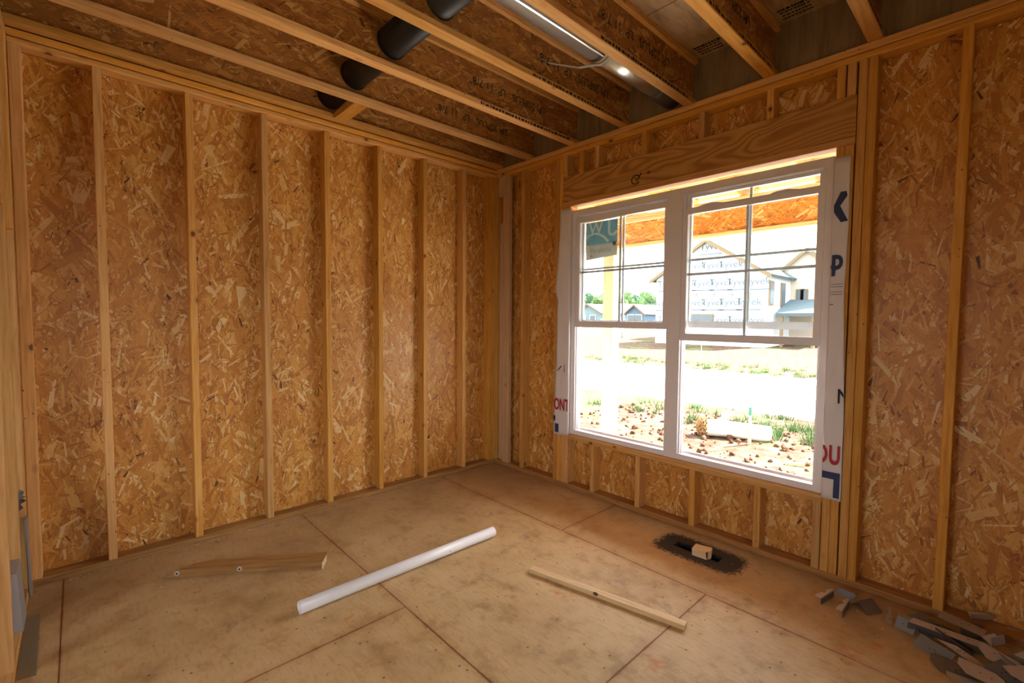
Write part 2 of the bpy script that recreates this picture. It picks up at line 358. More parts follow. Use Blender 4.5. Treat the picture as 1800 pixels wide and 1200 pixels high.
link('vent_boot', boxes_mesh('vent_boot', [(HX0 - .008, HX0, HY0 - .008, HY1 + .008, -.16, -.02), (HX1, HX1 + .008, HY0 - .008, HY1 + .008, -.16, -.02), (HX0, HX1, HY0 - .008, HY0, -.16, -.02), (HX0, HX1, HY1, HY1 + .008, -.16, -.02), (HX0 - .008, HX1 + .008, HY0 - .008, HY1 + .008, -.168, -.16)]), BOOT, floor)

# ------------------------------------------------------------------ left wall (inner stud faces at x = 0)
wl = empty('wall_left'); tag(wl, 'left wall of bare studs over strand board', kind='structure')
STY = [-0.3587 - 0.4064 * i for i in range(7)]          # window-side edge of each stud
for y in STY: board('stud', -SD, 0, y - .038, y, .038, ZS, LUM, wl)
board('stud', -SD, 0, -3.139, -3.094, .038, ZS, LUM, wl)
board('stud', -SD, 0, -0.040, -0.002, .038, ZS, LUM, wl); board('stud', -SD, 0, -0.081, -0.043, .038, ZS, LUM, wl)
board('bottom_plate', -SD, 0, -5.4, -0.001, 0, .038, PLATE[1], wl, 1)
board('top_plate', -SD, -0.001, -5.4, -0.001, ZS, ZP1 - .004, LUM, wl, 1, .005)
board('top_plate', -SD, 0.003, -5.4, -0.001, ZP1, ZP2 - .002, LUM, wl, 1, .005)
for y in (-3.55, -3.95, -4.36, -4.77, -5.36): board('stud', -SD, 0, y - .038, y, .038, ZS, LUM, wl)
ye = [0.09, -0.378, -1.597, -2.816, -4.03, -5.4]
for i, (b, a) in enumerate(zip(ye[:-1], ye[1:])):
    pn = link('sheathing_panel', boxes_mesh('sheathing_panel', [(-SD - .011, -SD - .001, a + .0015, b - .0015, 0, ZP2 + .3)]), OSBB, wl)
    if i < 4:
        lo = max(a, -3.2)
        strands('wood_strands', b - lo, ZS, lambda A, B, H, lo=lo: np.stack([-SD - .001 + H, lo + A, B], -1), OSB_W, pn, 11 + i)

# ------------------------------------------------------------------ window wall (inner stud faces at y = 0)
wr = empty('wall_right'); tag(wr, 'window wall of studs, header and strand board', kind='structure')
RX0, RX1, RZ0, RZ1 = 0.908, 2.698, 0.447, 2.298          # rough opening
def ws(x0, z0=.038, z1=ZS, m=None, w_=.038): return board('stud', x0, x0 + w_, 0, SD, z0, z1, m or LUM, wr)
board('corner_post', -SD, -0.002, 0.0, SD, .038, ZS, LUM, wr, 2); link('corner_light_block', boxes_mesh('corner_light_block', [(-.112, -.101, .06, .112, -.05, ZC), (-.112, -.06, .101, .112, -.05, ZC)]), OSBB, wr)  # outer corner strips added to stop light leaking in
board('stud', 0.092, 0.181, -0.0015, 0.0365, .038, ZS, PALE, wr)             # corner backing stud, wide face to the room
board('stud', 0.013, 0.086, 0.030, 0.060, .038, 2.29, PALE, wr); board('corner_block', 0.013, 0.086, 0.012, 0.050, 2.53, ZS, PALE, wr, 2)
ws(0.335); ws(0.745); ws(0.786, w_=.0); 
ws(0.828, z1=2.297); ws(0.868, z1=2.297)
ws(0.785)
for x in (1.136, 1.542, 1.950, 2.352): ws(x, z1=RZ0 - .038)
ws(2.657, z1=RZ0 - .038)
ws(2.699, z1=2.297); ws(2.738, z1=2.297); ws(2.783); ws(2.823)
for x in (3.160, 3.566, 3.972, 4.255): ws(x)
board('bottom_plate', -SD, XR + .09, 0, SD, 0, .038, PLATE[0], wr, 0)
board('top_plate', -SD, XR + .09, 0, SD, ZS, ZP1 - .003, LUM, wr, 0, .005); board('top_plate', -SD, XR + .09, -0.002, SD, ZP1, ZP2, LUM, wr, 0, .005)
board('rough_sill', RX0 - .0, RX1 + .0, -.001, SD, RZ0 - .038, RZ0, LUM, wr, 0)
hd = board('header_beam', 0.826, 2.780, -.002, SD, 2.338, 2.545, HEADER, wr, 0)
board('header_plate', 0.826, 2.780, -.001, SD, 2.299, 2.337, LUM, wr, 0)
for x in (0.826, 0.99, 1.136, 1.542, 1.950, 2.352, 2.690, 2.735): ws(x, z0=2.546)
def wpanel(x0, x1, z0, z1, seed, per=4800):
    pn = link('sheathing_panel', boxes_mesh('sheathing_panel', [(x0 + .0015, x1 - .0015, SD + .001, SD + .011, z0, z1)]), OSBB, wr)
    strands('wood_strands', x1 - x0, min(z1, ZS) - z0, lambda A, B, H: np.stack([x0 + A, SD + .001 - H, z0 + B], -1), OSB_W, pn, seed, per)
wpanel(-0.09, 0.89, 0, ZP2, 31); wpanel(0.89, 1.97, 0, RZ0 - .02, 32); wpanel(1.97, 2.71, 0, RZ0 - .02, 33)
wpanel(0.89, 2.71, 2.30, ZP2, 34, 4200); wpanel(2.71, 3.18, 0, ZP2, 35); wpanel(3.18, XR + .1, 0, ZP2, 36)
INK = plain('black ink print', (0.012, 0.010, 0.010), 0.7)
# marker scrawl on the header: a loose C with a tick
def scrawl(parent):
    cx, cz = Wl(1118, 316); pts = []
    arc = [(cx + 0.034 * math.cos(a), -0.0035, cz + 0.030 * math.sin(a)) for a in np.linspace(0.5, 5.6, 18)]
    tk = [(cx - 0.004, -0.0035, cz + 0.012), (cx + 0.006, -0.0035, cz - 0.014), (cx + 0.045, -0.0035, cz + 0.040)]
    bm = bmesh.new()
    for q in (arc, tk):
        tm = tube_mesh('s', q, 0.0034, 6); bm.from_mesh(tm)
    me = bpy.data.meshes.new('marker_scrawl'); bm.to_mesh(me); bm.free()
    o = link('marker_scrawl', me, INK, parent); o.matrix_parent_inverse = parent.matrix_basis.inverted()
scrawl(hd)

# ------------------------------------------------------------------ partitions behind and beside the camera
wb = empty('wall_back'); tag(wb, 'open stud partition at the left edge', kind='structure')
board('bottom_plate', 0.0, 2.30, YB - SD, YB, 0, .038, LUM, wb); board('top_plate', 0.0, XR, YB - SD, YB, ZS, ZP1 - .0015, LUM, wb); board('top_plate', -0.0, XR, YB - SD + .002, YB - .002, ZP1, ZP2, LUM, wb)
for x in (0.0, 0.042, 0.375, 0.79, 1.20, 1.61, 2.02, 2.262): board('stud', x, x + .038, YB - SD, YB, .038, ZS, LUM, wb)
board('blocking', 0.416, 0.454, YB - SD + .003, YB - .003, 1.86, ZS, LUM, wb, 2); board('blocking', 0.083, 0.121, YB - SD + .003, YB + .003, 1.80, ZS, LUM, wb, 2)
wp = empty('wall_partition'); tag(wp, 'side partition out of view to the right', kind='structure')
link('gypsum_panel', boxes_mesh('gypsum_panel', [(XR + .09, XR + .102, -2.0, 0.09, 0, ZC)]), plain('grey gypsum', (0.4, 0.36, 0.32), .8), wp)
for y in (-0.45, -0.86, -1.27, -1.68, -2.0): board('stud', XR, XR + SD, y - .038, y, .038, ZS, LUM, wp)

GYP = plain('grey gypsum board', (0.42, 0.37, 0.32), .8)
link('gypsum_panel', boxes_mesh('gypsum_panel', [(5.40, 5.412, -5.46, -4.05, 0, ZC), (5.40, 5.412, -2.75, 0.10, 0, ZC), (5.40, 5.412, -4.05, -2.75, 0, .85), (5.40, 5.412, -4.05, -2.75, 2.15, ZC)]), GYP, wp)  # unseen side wall; its opening is added to light webs and left wall
link('gypsum_panel', boxes_mesh('gypsum_panel', [(-0.1, 1.40, -5.462, -5.45, 0, ZC), (2.50, 5.40, -5.462, -5.45, 0, ZC), (1.40, 2.50, -5.462, -5.45, 2.05, ZC), (1.40, 2.50, -5.462, -5.45, 0, 0.75)]), GYP, wp)  # unseen back wall; its opening is added to light the room from behind
link('gypsum_panel', boxes_mesh('gypsum_panel', [(XR + .1, 5.40, SD, .1, 0, ZC)]), GYP, wp)

# ------------------------------------------------------------------ ceiling: I-joists under the deck
ce = empty('ceiling'); tag(ce, 'open ceiling of wooden I-joists under a panel deck', kind='structure')
def deck_material(name='plywood deck underside', k=1.0):
    m, n, l, p = mat(name)
    g = n.new('ShaderNodeNewGeometry'); P = g.outputs['Position']
    s_ = n.new('ShaderNodeVectorMath'); s_.operation = 'MULTIPLY'; s_.inputs[1].default_value = (9, 2.2, 1); l.new(P, s_.inputs[0])
    a = noise(n, l, s_.outputs[0], 2.4, 5, 0.65); r = ramp(n, [(0.3, (0.34 * k, 0.215 * k, 0.10 * k)), (0.55, (0.54 * k, 0.37 * k, 0.19 * k)), (0.75, (0.62 * k, 0.45 * k, 0.25 * k))]); l.new(a.outputs['Fac'], r.inputs[0])
    l.new(r.outputs[0], p.inputs['Base Color']); setp(p, Roughness=0.65); return m
DECK = deck_material()
JX = [0.029] + [0.4165 + 0.4855 * k for k in range(11)]
JY0, JY1 = -5.4, 0.062
for a, b in ((-0.1, 1.218), (1.218, 2.439), (2.439, 3.662), (3.662, 5.4)):
    link('deck_panel', boxes_mesh('deck_panel', [(a, b, -5.45, 0.11, ZC, ZC + .018)]), DECK, ce)
RIM = deck_material('weathered rim board', .55)
link('deck_light_block', boxes_mesh('deck_light_block', [(-0.11, 5.42, -5.47, 0.115, ZC + .019, ZC + .035)]), OSBB, ce)  # unseen layer added to stop sun leaking between the deck panels
def rim(): 
    o = link('rim_board', boxes_mesh('rim_board', [(-0.1, 5.4, 0.068, 0.10, ZP2, ZC)]), RIM, ce)
    link('rim_board', boxes_mesh('rim_board', [(-0.1, -0.072, -5.4, 0.066, ZP2, ZC)]), RIM, ce)
rim()
PY, PZ, PR = -1.586, 2.94, 0.083                      # black drain duct runs along x through the webs
webm = {}
for k, x in enumerate(JX):
    web = link('floor_joist', boxes_mesh('floor_joist', [(x - .005, x + .005, JY0, JY1, ZP2 + .030, ZC - .030)]), OSBB, ce)
    strands('wood_strands', 3.35 if k < 8 else 0.5, .242, lambda A, B, H, x=x: np.stack([x + .005 + H, JY1 - A, ZP2 + .030 + B], -1), OSB_J, web, 60 + k, 4200, bias=0.0, spread=0.6, scale=1.25, dark=0.06,
            hole=(JY1 - PY, PZ - ZP2 - .030, PR) if k < 4 else None)
    for z0, nm in ((ZP2, 'bottom_flange'), (ZC - .038, 'top_flange')):
        board(nm, x - .032, x + .032, JY0, JY1, z0 + (.002 if z0 == ZP2 else 0), z0 + .038, LUM, web, 1, .003)
    # factory print on the web, upside down, and on the flange edge
    if 1 <= k <= 6:
        for yo, s in ((-0.20 - 0.06 * (k % 3), 'LPI 20PLUS   LP  11 7/8"'),):
            me = place(text_mesh(s, 0.075, 0.95), (0, -1, 0), (0, 0, -1), (x + .0095, yo, 2.965))
            link('printed_lettering', me, INK, web)
        rg = random.Random(k); lst = []; y = -0.06
        while y > -0.95:
            wd = rg.uniform(.008, .03); lst.append((x + .0322, x + .0328, y - wd, y, ZP2 + .010, ZP2 + .010 + rg.uniform(.012, .018))); y -= wd + rg.uniform(.005, .014)
        if k >= 2: link('flange_stamp', boxes_mesh('flange_stamp', lst), INK, web)
board('blocking', 0.063, 0.382, -1.570, -1.475, ZP2 + .002, ZP2 + .040, LUM, ce, 0)
# panel-grade print on the deck, too small to read
def deck_print(x0, x1, y0, y1, seed):
    rg = random.Random(seed); lst = []
    for i in range(4):
        y = y0 + (y1 - y0) * i / 3.6; x = x0 + rg.uniform(0, .01)
        while x < x1 - (0.0 if i < 1 else .02):
            wd = rg.uniform(.006, .022); lst.append((x, min(x + wd, x1), y, y + (.020 if i == 0 else .012), ZC - .0012, ZC - .0004)); x += wd + rg.uniform(.003, .007)
    link('grade_stamp', boxes_mesh('grade_stamp', lst), INK, ce)
deck_print(1.93, 2.10, -0.065, 0.045, 3); deck_print(2.41, 2.585, -0.075, 0.04, 4)
link('chalk_line', boxes_mesh('chalk_line', [(1.90, 2.37, -0.556, -0.552, ZC - .0012, ZC - .0004)]), plain('red chalk', (0.25, 0.03, 0.01), .9), ce)

# ------------------------------------------------------------------ ducts in the joist bays
BLK = plain('black plastic', (0.0045, 0.004, 0.0038), 0.5)
dd = link('drain_duct', tube_mesh('drain_duct', [(-0.068, PY, PZ), (0.6, PY, PZ), (1.645, PY, PZ)], PR, 40), BLK)
tag(dd, 'black plastic duct running through the ceiling joists', 'duct')
bm = bmesh.new()
bm.free()
for x in JX[:4]: link('collar', tube_mesh('collar', [(x - .012, PY, PZ), (x + .012, PY, PZ)], PR + .004, 40), BLK, dd)
GALV = plain('bright galvanised duct', (0.74, 0.77, 0.73), 0.34, 1.0)
DX, DZ, DR = 1.735, 2.905, 0.078
sdct = empty('metal_duct', (DX, -2.6, DZ)); tag(sdct, 'shiny round galvanised duct between two ceiling joists', 'duct')
link('duct_pipe', tube_mesh('duct_pipe', [(0, -2.7, 0), (0, 1.83, 0)], DR, 48), GALV, sdct)
link('duct_pipe', tube_mesh('duct_pipe', [(0, 1.82, 0), (0, 2.46, 0)], DR - .003, 48), GALV, sdct)
link('duct_seam', boxes_mesh('duct_seam', [(-.0035, .0035, -2.7, 1.83, -DR - .0022, -DR + .002)]), GALV, sdct).rotation_euler = (0, math.radians(-28), 0)
link('duct_collar', tube_mesh('duct_collar', [(0, 2.42, 0), (0, 2.46, 0), (0, 2.50, 0), (0, 2.655, 0)], DR + .006, 40), plain('dull grey duct collar', (0.16, 0.16, 0.165), .5, .6), sdct)
link('duct_tape', tube_mesh('duct_tape', [(0, 1.805, 0), (0, 1.832, 0)], DR + .0015, 48), plain('black joint gap', (0.02, 0.02, 0.02), .5), sdct)
STRAP = plain('grey plastic strap', (0.33, 0.34, 0.31), .5)
sp = [Vector((DX + (DR + .004) * math.cos(a), -0.735, DZ + (DR + .004) * math.sin(a))) for a in np.linspace(0.6, -2.15, 14)]
sp += [Vector((1.60, -0.77, 2.842)), Vector((1.52, -0.82, 2.868)), Vector((1.445, -0.86, 2.895)), Vector((1.411, -0.88, 2.925))]
v, f = [], []
for q in sp: v += [(q.x, q.y - .013, q.z), (q.x, q.y + .013, q.z)]
f = [(2 * i, 2 * i + 1, 2 * i + 3, 2 * i + 2) for i in range(len(sp) - 1)]
hs = link('hanger_strap', pydata('hanger_strap', v, f, True), STRAP); hs.modifiers.new('t', 'SOLIDIFY').thickness = 0.0025
tag(hs, 'grey plastic strap slung under the round metal duct', 'strap')

# ------------------------------------------------------------------ window
WHITE = plain('white vinyl', (0.78, 0.76, 0.80), 0.38)
def glass_mat(name, col=(0.965, 0.985, 0.978)):
    m = bpy.data.materials.new(name); m.use_nodes = True; n, l = m.node_tree.nodes, m.node_tree.links
    n.remove(n['Principled BSDF']); out = n['Material Output']
    t = n.new('ShaderNodeBsdfTransparent'); t.inputs[0].default_value = (*col, 1); g = n.new('ShaderNodeBsdfGlossy'); g.inputs['Roughness'].default_value = 0.02
    fr = n.new('ShaderNodeFresnel'); fr.inputs[0].default_value = 1.45; mx = n.new('ShaderNodeMixShader')
    l.new(fr.outputs[0], mx.inputs[0]); l.new(t.outputs[0], mx.inputs[1]); l.new(g.outputs[0], mx.inputs[2]); l.new(mx.outputs[0], out.inputs[0]); return m
GLASS = glass_mat('window glass')
X0, XM0, XM1, X1, Z0, Z1 = 0.915, 1.757, 1.851, 2.692, 0.455, 2.262
FY0, FY1 = 0.016, 0.098
win = link('window_1', boxes_mesh('window_1', [
    (X0, X0 + .040, FY0, FY1, Z0, Z1), (X1 - .036, X1, FY0, FY1, Z0, Z1), (X0 + .04, XM0, FY0, FY1, Z1 - .048, Z1), (XM1, X1 - .036, FY0, FY1, Z1 - .048, Z1),
    (X0 + .04, XM0, FY0, FY1, Z0, Z0 + .036), (XM1, X1 - .036, FY0, FY1, Z0, Z0 + .036)]), WHITE)
tag(win, 'white twin single-hung window with both lower sashes raised', kind='structure')
link('mullion', boxes_mesh('mullion', [(XM0, XM1, FY0 - .002, FY1, Z0, Z1)]), WHITE, win)
for xa, xb in ((X0 + .04, XM0), (XM1, X1 - .036)):       # jamb tracks in the open lower half
    link('jamb_track', boxes_mesh('jamb_track', [(xa, xa + .012, .028, .034, Z0 + .036, Z1 - .048), (xa, xa + .016, .052, .058, Z0 + .036, Z1 - .048), (xb - .012, xb, .028, .034, Z0 + .036, Z1 - .048), (xb - .016, xb, .052, .058, Z0 + .036, Z1 - .048), (xa, xb, .075, .09, Z0 + .036, Z0 + .05)]), WHITE, win)
def sash(nm, xa, xb, za, zb, ya, yb, sl, rb, rtp, gcx):
    fr = link(nm, boxes_mesh(nm, [(xa, xa + sl, ya, yb, za, zb), (xb - sl, xb, ya, yb, za, zb), (xa + sl, xb - sl, ya, yb, za, za + rb), (xa + sl, xb - sl, ya, yb, zb - rtp, zb)]), WHITE, win)
    ga, gb, gz0, gz1 = xa + sl, xb - sl, za + rb, zb - rtp; ym = (ya + yb) / 2
    link('glass_pane', boxes_mesh('glass_pane', [(ga - .004, gb + .004, ym - .002, ym + .002, gz0 - .004, gz1 + .004)]), GLASS, fr)
    mt = plain('grille bar', (0.62, 0.62, 0.66), .5) if 'grille bar' not in bpy.data.materials else bpy.data.materials['grille bar']
    link('muntin', boxes_mesh('muntin', [(gcx - .008, gcx + .008, ym + .003, ym + .009, gz0, gz1)]), mt, fr)
    zc = (gz0 + gz1) / 2; link('muntin', boxes_mesh('muntin', [(ga, gb, ym + .0035, ym + .0095, zc - .008, zc + .008)]), mt, fr)
    return fr
for (xa, xb, lift) in ((X0 + .041, XM0 - .001, 1.330), (XM1 + .001, X1 - .037, 1.258)):
    sash('upper_sash', xa + .004, xb - .004, 1.343, Z1 - .05, .060, .086, .034, .044, .016, (xa + xb) / 2 + .002)
    s_ = sash('lower_sash', xa, xb, lift, lift + .865, .018, .050, .034, .046, .040, (xa + xb) / 2)
    # lift rail with two finger catches on top of the raised sash
    zt = lift + .865
    q = [(xa + .10, zt - .001), (xa + .13, zt + .010), (xa + .19, zt + .014), (xa + .24, zt + .006), (xa + .26, zt - .001)]
    for dx in (0.0, 0.42):
        pts = [(a + dx, b) for a, b in q]; vv = [(a, .022, b) for a, b in pts] + [(a, .040, b) for a, b in pts]; nn = len(pts)
        link('tilt_latch', pydata('tilt_latch', vv, [tuple(range(nn)), tuple(range(2 * nn - 1, nn - 1, -1))] + [(i, i + nn, (i + 1) % nn + nn, (i + 1) % nn) for i in range(nn)]), WHITE, s_)
# lettered paper sticker hung on the left raised sash
def stp(px, py): return Wl(px, py, 0.056)
sk = empty('window_sticker', (0, 0, 0)); tag(sk, 'blue and white paper sticker on the left window pane', 'sticker')
def paper(name, col, tr=0.6):
    m = bpy.data.materials.new(name); m.use_nodes = True; n, l = m.node_tree.nodes, m.node_tree.links
    n.remove(n['Principled BSDF']); a = n.new('ShaderNodeBsdfDiffuse'); b = n.new('ShaderNodeBsdfTranslucent'); mx = n.new('ShaderNodeMixShader')
    a.inputs[0].default_value = (*col, 1); b.inputs[0].default_value = (*col, 1); mx.inputs[0].default_value = tr
    l.new(a.outputs[0], mx.inputs[1]); l.new(b.outputs[0], mx.inputs[2]); l.new(mx.outputs[0], n['Material Output'].inputs[0]); return m
TEAL = paper('teal print showing through paper', (0.070, 0.185, 0.235), .5); PAPER = paper('translucent white paper', (0.28, 0.285, 0.25), .5)
CREAM = paper('cream print', (0.27, 0.32, 0.27), .5)
xl, zl = stp(1031, 392); xr, zr = stp(1086, 380); xb_, zb_ = stp(1030, 458); zt_ = 2.150
zsp = stp(1031, 432)[1]
link('sticker_sheet', poly_mesh('sticker_sheet', [(xl, zb_), (xr, zb_ + .02), (xr, zsp), (xl, zsp)], 'xz', .0556), PAPER, sk)
def seg_d(p, a, b):
    ax, ay = a; bx, by = b; vx, vy = bx - ax, by - ay; t = max(0, min(1, ((p[0] - ax) * vx + (p[1] - ay) * vy) / (vx * vx + vy * vy))); return math.hypot(p[0] - ax - t * vx, p[1] - ay - t * vy)
def poly_d(p, q): return min(seg_d(p, q[i], q[i + 1]) for i in range(len(q) - 1))
NU, NV = 84, 60; ar = (zt_ - zsp) / (xr - xl)           # u to the right, v down from the top edge; the J reads mirrored from in here
LW = [(.10, -.05), (.21, .45 * ar), (.33, .02), (.42, .45 * ar), (.54, -.05)]; LJ = [(.74, -.1), (.74, .53 * ar), (.77, .62 * ar), (.83, .66 * ar), (.90, .64 * ar), (.96, .55 * ar)]
LA = [(.02, .66 * ar), (.12, .56 * ar), (.28, .51 * ar), (.42, .55 * ar), (.56, .68 * ar), (.70, .90 * ar)]
v = [(xl + (xr - xl) * i / NU, .0556, zt_ - (zt_ - zsp) * j / NV) for j in range(NV + 1) for i in range(NU + 1)]; fa, mi = [], []
for j in range(NV):
    for i in range(NU):
        p_ = ((i + .5) / NU, (j + .5) / NV * ar); fa.append((j * (NU + 1) + i, j * (NU + 1) + i + 1, (j + 1) * (NU + 1) + i + 1, (j + 1) * (NU + 1) + i))
        mi.append(1 if poly_d(p_, LW) < .026 or poly_d(p_, LJ) < .036 or poly_d(p_, LA) < .012 + .035 * p_[0] else 0)
me = pydata('sticker_print', v, fa); me.materials.append(TEAL); me.materials.append(CREAM); me.polygons.foreach_set('material_index', mi)
link('sticker_print', me, None, sk)
rg = random.Random(5); lst = []
for i in range(22): x_ = xl + .05 + i * .0085; lst.append((x_, x_ + rg.uniform(.002, .004), .0548, .0554, zb_ + .045 + rg.uniform(0, .01), zb_ + .075 + rg.uniform(0, .015)))
lst += [(xl + .04, xl + .25, .0548, .0554, zsp - .006, zsp - .004), (xl + .04, xl + .043, .0548, .0554, zb_ + .02, zsp - .004), (xl + .045, xl + .062, .0548, .0554, zb_ + .022, zb_ + .036), (xr - .04, xr - .012, .0548, .0554, zsp - .022, zsp + .006)]
link('sticker_fine_print', boxes_mesh('sticker_fine_print', lst), plain('grey print', (0.12, 0.12, 0.12), .8), sk)

# ------------------------------------------------------------------ house wrap folded in at the window sides
WRAP = plain('white house wrap', (0.72, 0.70, 0.73), 0.5)
def flap(name, left, right, seed):                # edges as lists of (z, x); wavy sheet lying on the stud faces
    zs = np.linspace(left[0][0], left[-1][0], 46); rg = np.random.default_rng(seed)
    xa = np.interp(-zs, [-q[0] for q in left], [q[1] for q in left]); xb = np.interp(-zs, [-q[0] for q in right], [q[1] for q in right]); nx = 9
    v = []
    for i, z in enumerate(zs):
        for j in range(nx):
            t = j / (nx - 1); x = xa[i] + (xb[i] - xa[i]) * t
            v.append((x, -0.0055 - 0.0022 * math.sin(9 * z + 5 * t + seed) * math.sin(3.1 * t + .4) - .0018 * math.sin(23 * z - 9 * t) - rg.uniform(0, .0006), z))
    f = [(i * nx + j, i * nx + j + 1, (i + 1) * nx + j + 1, (i + 1) * nx + j) for i in range(len(zs) - 1) for j in range(nx - 1)]
    o = link(name, pydata(name, v, f, True), WRAP); o.modifiers.new('t', 'SOLIDIFY').thickness = 0.0006
    return o
hl = flap('house_wrap', [(2.285, .808), (2.1, .80), (1.80, .775), (1.62, .757), (1.55, .785), (1.02, .773), (.73, .763), (.43, .752)], [(2.285, .912), (.43, .912)], 2)
tag(hl, 'white house wrap flap with red ONT lettering left of the window', 'house wrap')
hr = flap('house_wrap', [(2.245, 2.694), (.44, 2.694)], [(2.245, 2.765), (1.88, 2.768), (1.53, 2.761), (.93, 2.782), (.44, 2.784)], 6)
tag(hr, 'white house wrap flap with blue and red print right of the window', 'house wrap')
link('wrap_return', boxes_mesh('wrap_return', [(.9085, .9095, -.004, .09, .452, 2.27)]), WRAP, hl); link('wrap_return', boxes_mesh('wrap_return', [(2.6945, 2.6955, -.004, .09, .452, 2.24)]), WRAP, hr)
RED = plain('red print', (0.42, 0.02, 0.03), .6); NAVY = plain('navy print', (0.022, 0.040, 0.135), .6)
YT = -0.0115
def ftext(s, size, sx, x, z, m, par, lo, hi, bold=0.0, sp_=1.0, name='wrap_lettering'):
    me = place(text_mesh(s, size, sx, bold, sp_), (1, 0, 0), (0, 0, 1), (x, YT, z))
    clip(me, (lo, 0, 0), (-1, 0, 0)); clip(me, (hi, 0, 0), (1, 0, 0)); return link(name, me, m, par)
ftext('ONT', 0.134, 0.56, .760, .640, RED, hl, .760, .911, 0.004)
ftext('DUP', 0.138, 0.54, 2.664, .636, RED, hr, 2.6965, 2.779, 0.005, 1.08)
ftext('ap', 0.150, 0.70, 2.655, 1.668, NAVY, hr, 2.698, 2.762, 0.005)
ftext('N', 0.11, 0.75, 2.748, .962, INK, hr, 2.70, 2.779, 0.001)
link('wrap_print', poly_mesh('wrap_print', [Wl(1440 + a / 5, 280 + b / 5) for a, b in reversed([(195, 288), (245, 280), (255, 318), (190, 412), (258, 540), (195, 556), (135, 470), (135, 410)])], 'xz', YT), NAVY, hr)
link('wrap_print', poly_mesh('wrap_print', [(2.697, .590), (2.697, .553), (2.750, .553), (2.750, .455), (2.777, .455), (2.777, .590)], 'xz', YT), NAVY, hr)
link('wrap_print', boxes_mesh('wrap_print', [(.756, .778, YT, YT + .0005, .545, .585)]), NAVY, hl); link('wrap_print', boxes_mesh('wrap_print', [(.775, .815, YT, YT + .0005, .448, .520)]), NAVY, hl)
GFP = plain('grey fine print', (.25, .25, .27), .7)
for xa, xb, z, h_ in ((2.702, 2.755, 1.585, .003), (2.702, 2.755, 1.572, .003), (2.702, 2.755, 1.545, .003), (2.702, 2.755, 1.532, .003), (2.699, 2.716, 1.478, .006)):
    link('wrap_print', boxes_mesh('wrap_print', [(xa, xb, YT, YT + .0005, z, z + h_)]), GFP, hr)
link('wrap_print', pydata('wrap_print', [(.795, YT, .968), (.801, YT, .962), (.842, YT, 1.003), (.836, YT, 1.010)], [(0, 1, 2, 3)]), INK, hl); link('wrap_print', pydata('wrap_print', [(.868, YT, .955), (.874, YT, .955), (.874, YT, 1.02), (.868, YT, 1.02)], [(0, 1, 2, 3)]), INK, hl)

# ------------------------------------------------------------------ things on the floor
PVC = plain('white pvc', (0.86, 0.86, 0.88), 0.32)
pr = 0.030
A_ = F(526, 1079); B_ = F(867, 942)
dirv = Vector((B_[0] - A_[0], B_[1] - A_[1], 0)); ln = dirv.length; dirv.normalize()
pp = empty('plastic_pipe', (A_[0], A_[1], 0), math.atan2(dirv.y, dirv.x)); tag(pp, 'long white plastic drain pipe lying on the floor', 'pipe')
link('pipe_body', tube_mesh('pipe_body', [(0, 0, pr + .001), (ln * .5, 0, pr + .001), (ln, 0, pr + .001)], pr, 40, r_in=pr - .0045), PVC, pp)
link('pipe_print', boxes_mesh('pipe_print', [(ln * .70, ln * .705, -.0302, -.0292, .028, .036)]), plain('faint pipe print', (.35, .36, .42), .6), pp)
# thick weathered board with a splintered end and two washered screws
E0 = F(285, 1016); E1 = F(569, 995)
dv = Vector((E1[0] - E0[0], E1[1] - E0[1], 0)); bl = dv.length
bd = empty('scrap_stud', (E0[0], E0[1], 0), math.atan2(dv.y, dv.x)); tag(bd, 'weathered stud offcut with splintered end and two washered screws', 'lumber')
bw, bh = 0.086, 0.040
v = [(0.0, 0, .0), (bl, 0, 0), (bl + .004, bw, 0), (0.17, bw, 0), (0.05, .03, 0), (0.02, 0, .012), (0.055, 0, .024), (0.075, 0, bh), (bl, 0, bh), (bl + .004, bw, bh), (0.20, bw, bh), (0.13, .055, bh), (0.15, .04, bh), (0.09, .02, bh)]
f = [(0, 4, 3, 2, 1), (0, 1, 8, 7, 6, 5), (1, 2, 9, 8), (2, 3, 10, 9), (7, 8, 9, 10, 11, 12, 13), (3, 4, 11, 10), (4, 0, 5, 6, 13, 12, 11), (6, 7, 13)]
link('board_body', pydata('board_body', v, f), GRN, bd)
link('sawn_end', boxes_mesh('sawn_end', [(bl, bl + .0012, 0.001, bw - .001, .001, bh - .001)]), plain('fresh sawn end grain', (0.62, 0.44, 0.26), .7), bd).rotation_euler = (0, 0, -0.046)
ZINC = plain('zinc washer', (0.72, 0.72, 0.74), .35, .6); HOLE = plain('dark screw recess', (0.03, 0.03, 0.03), .6)
for px in (311, 421):
    def sx_(t_):
        q_ = E0 + np.array([dv.x, dv.y, 0]) / bl * t_ + np.array([0, 0, .020]) - CAM
        return 900 + FPX * (q_ @ rt) / (q_ @ fw)
    t = min(np.linspace(.02, bl, 400), key=lambda t_: abs(sx_(t_) - px))
    o = link('washer', tube_mesh('washer', [(t, -.0025, .020), (t, .0005, .020)], .0125, 24), ZINC, bd)
    link('screw_head', tube_mesh('screw_head', [(t, -.0040, .020), (t, -.0022, .020)], .0055, 14), HOLE, o)
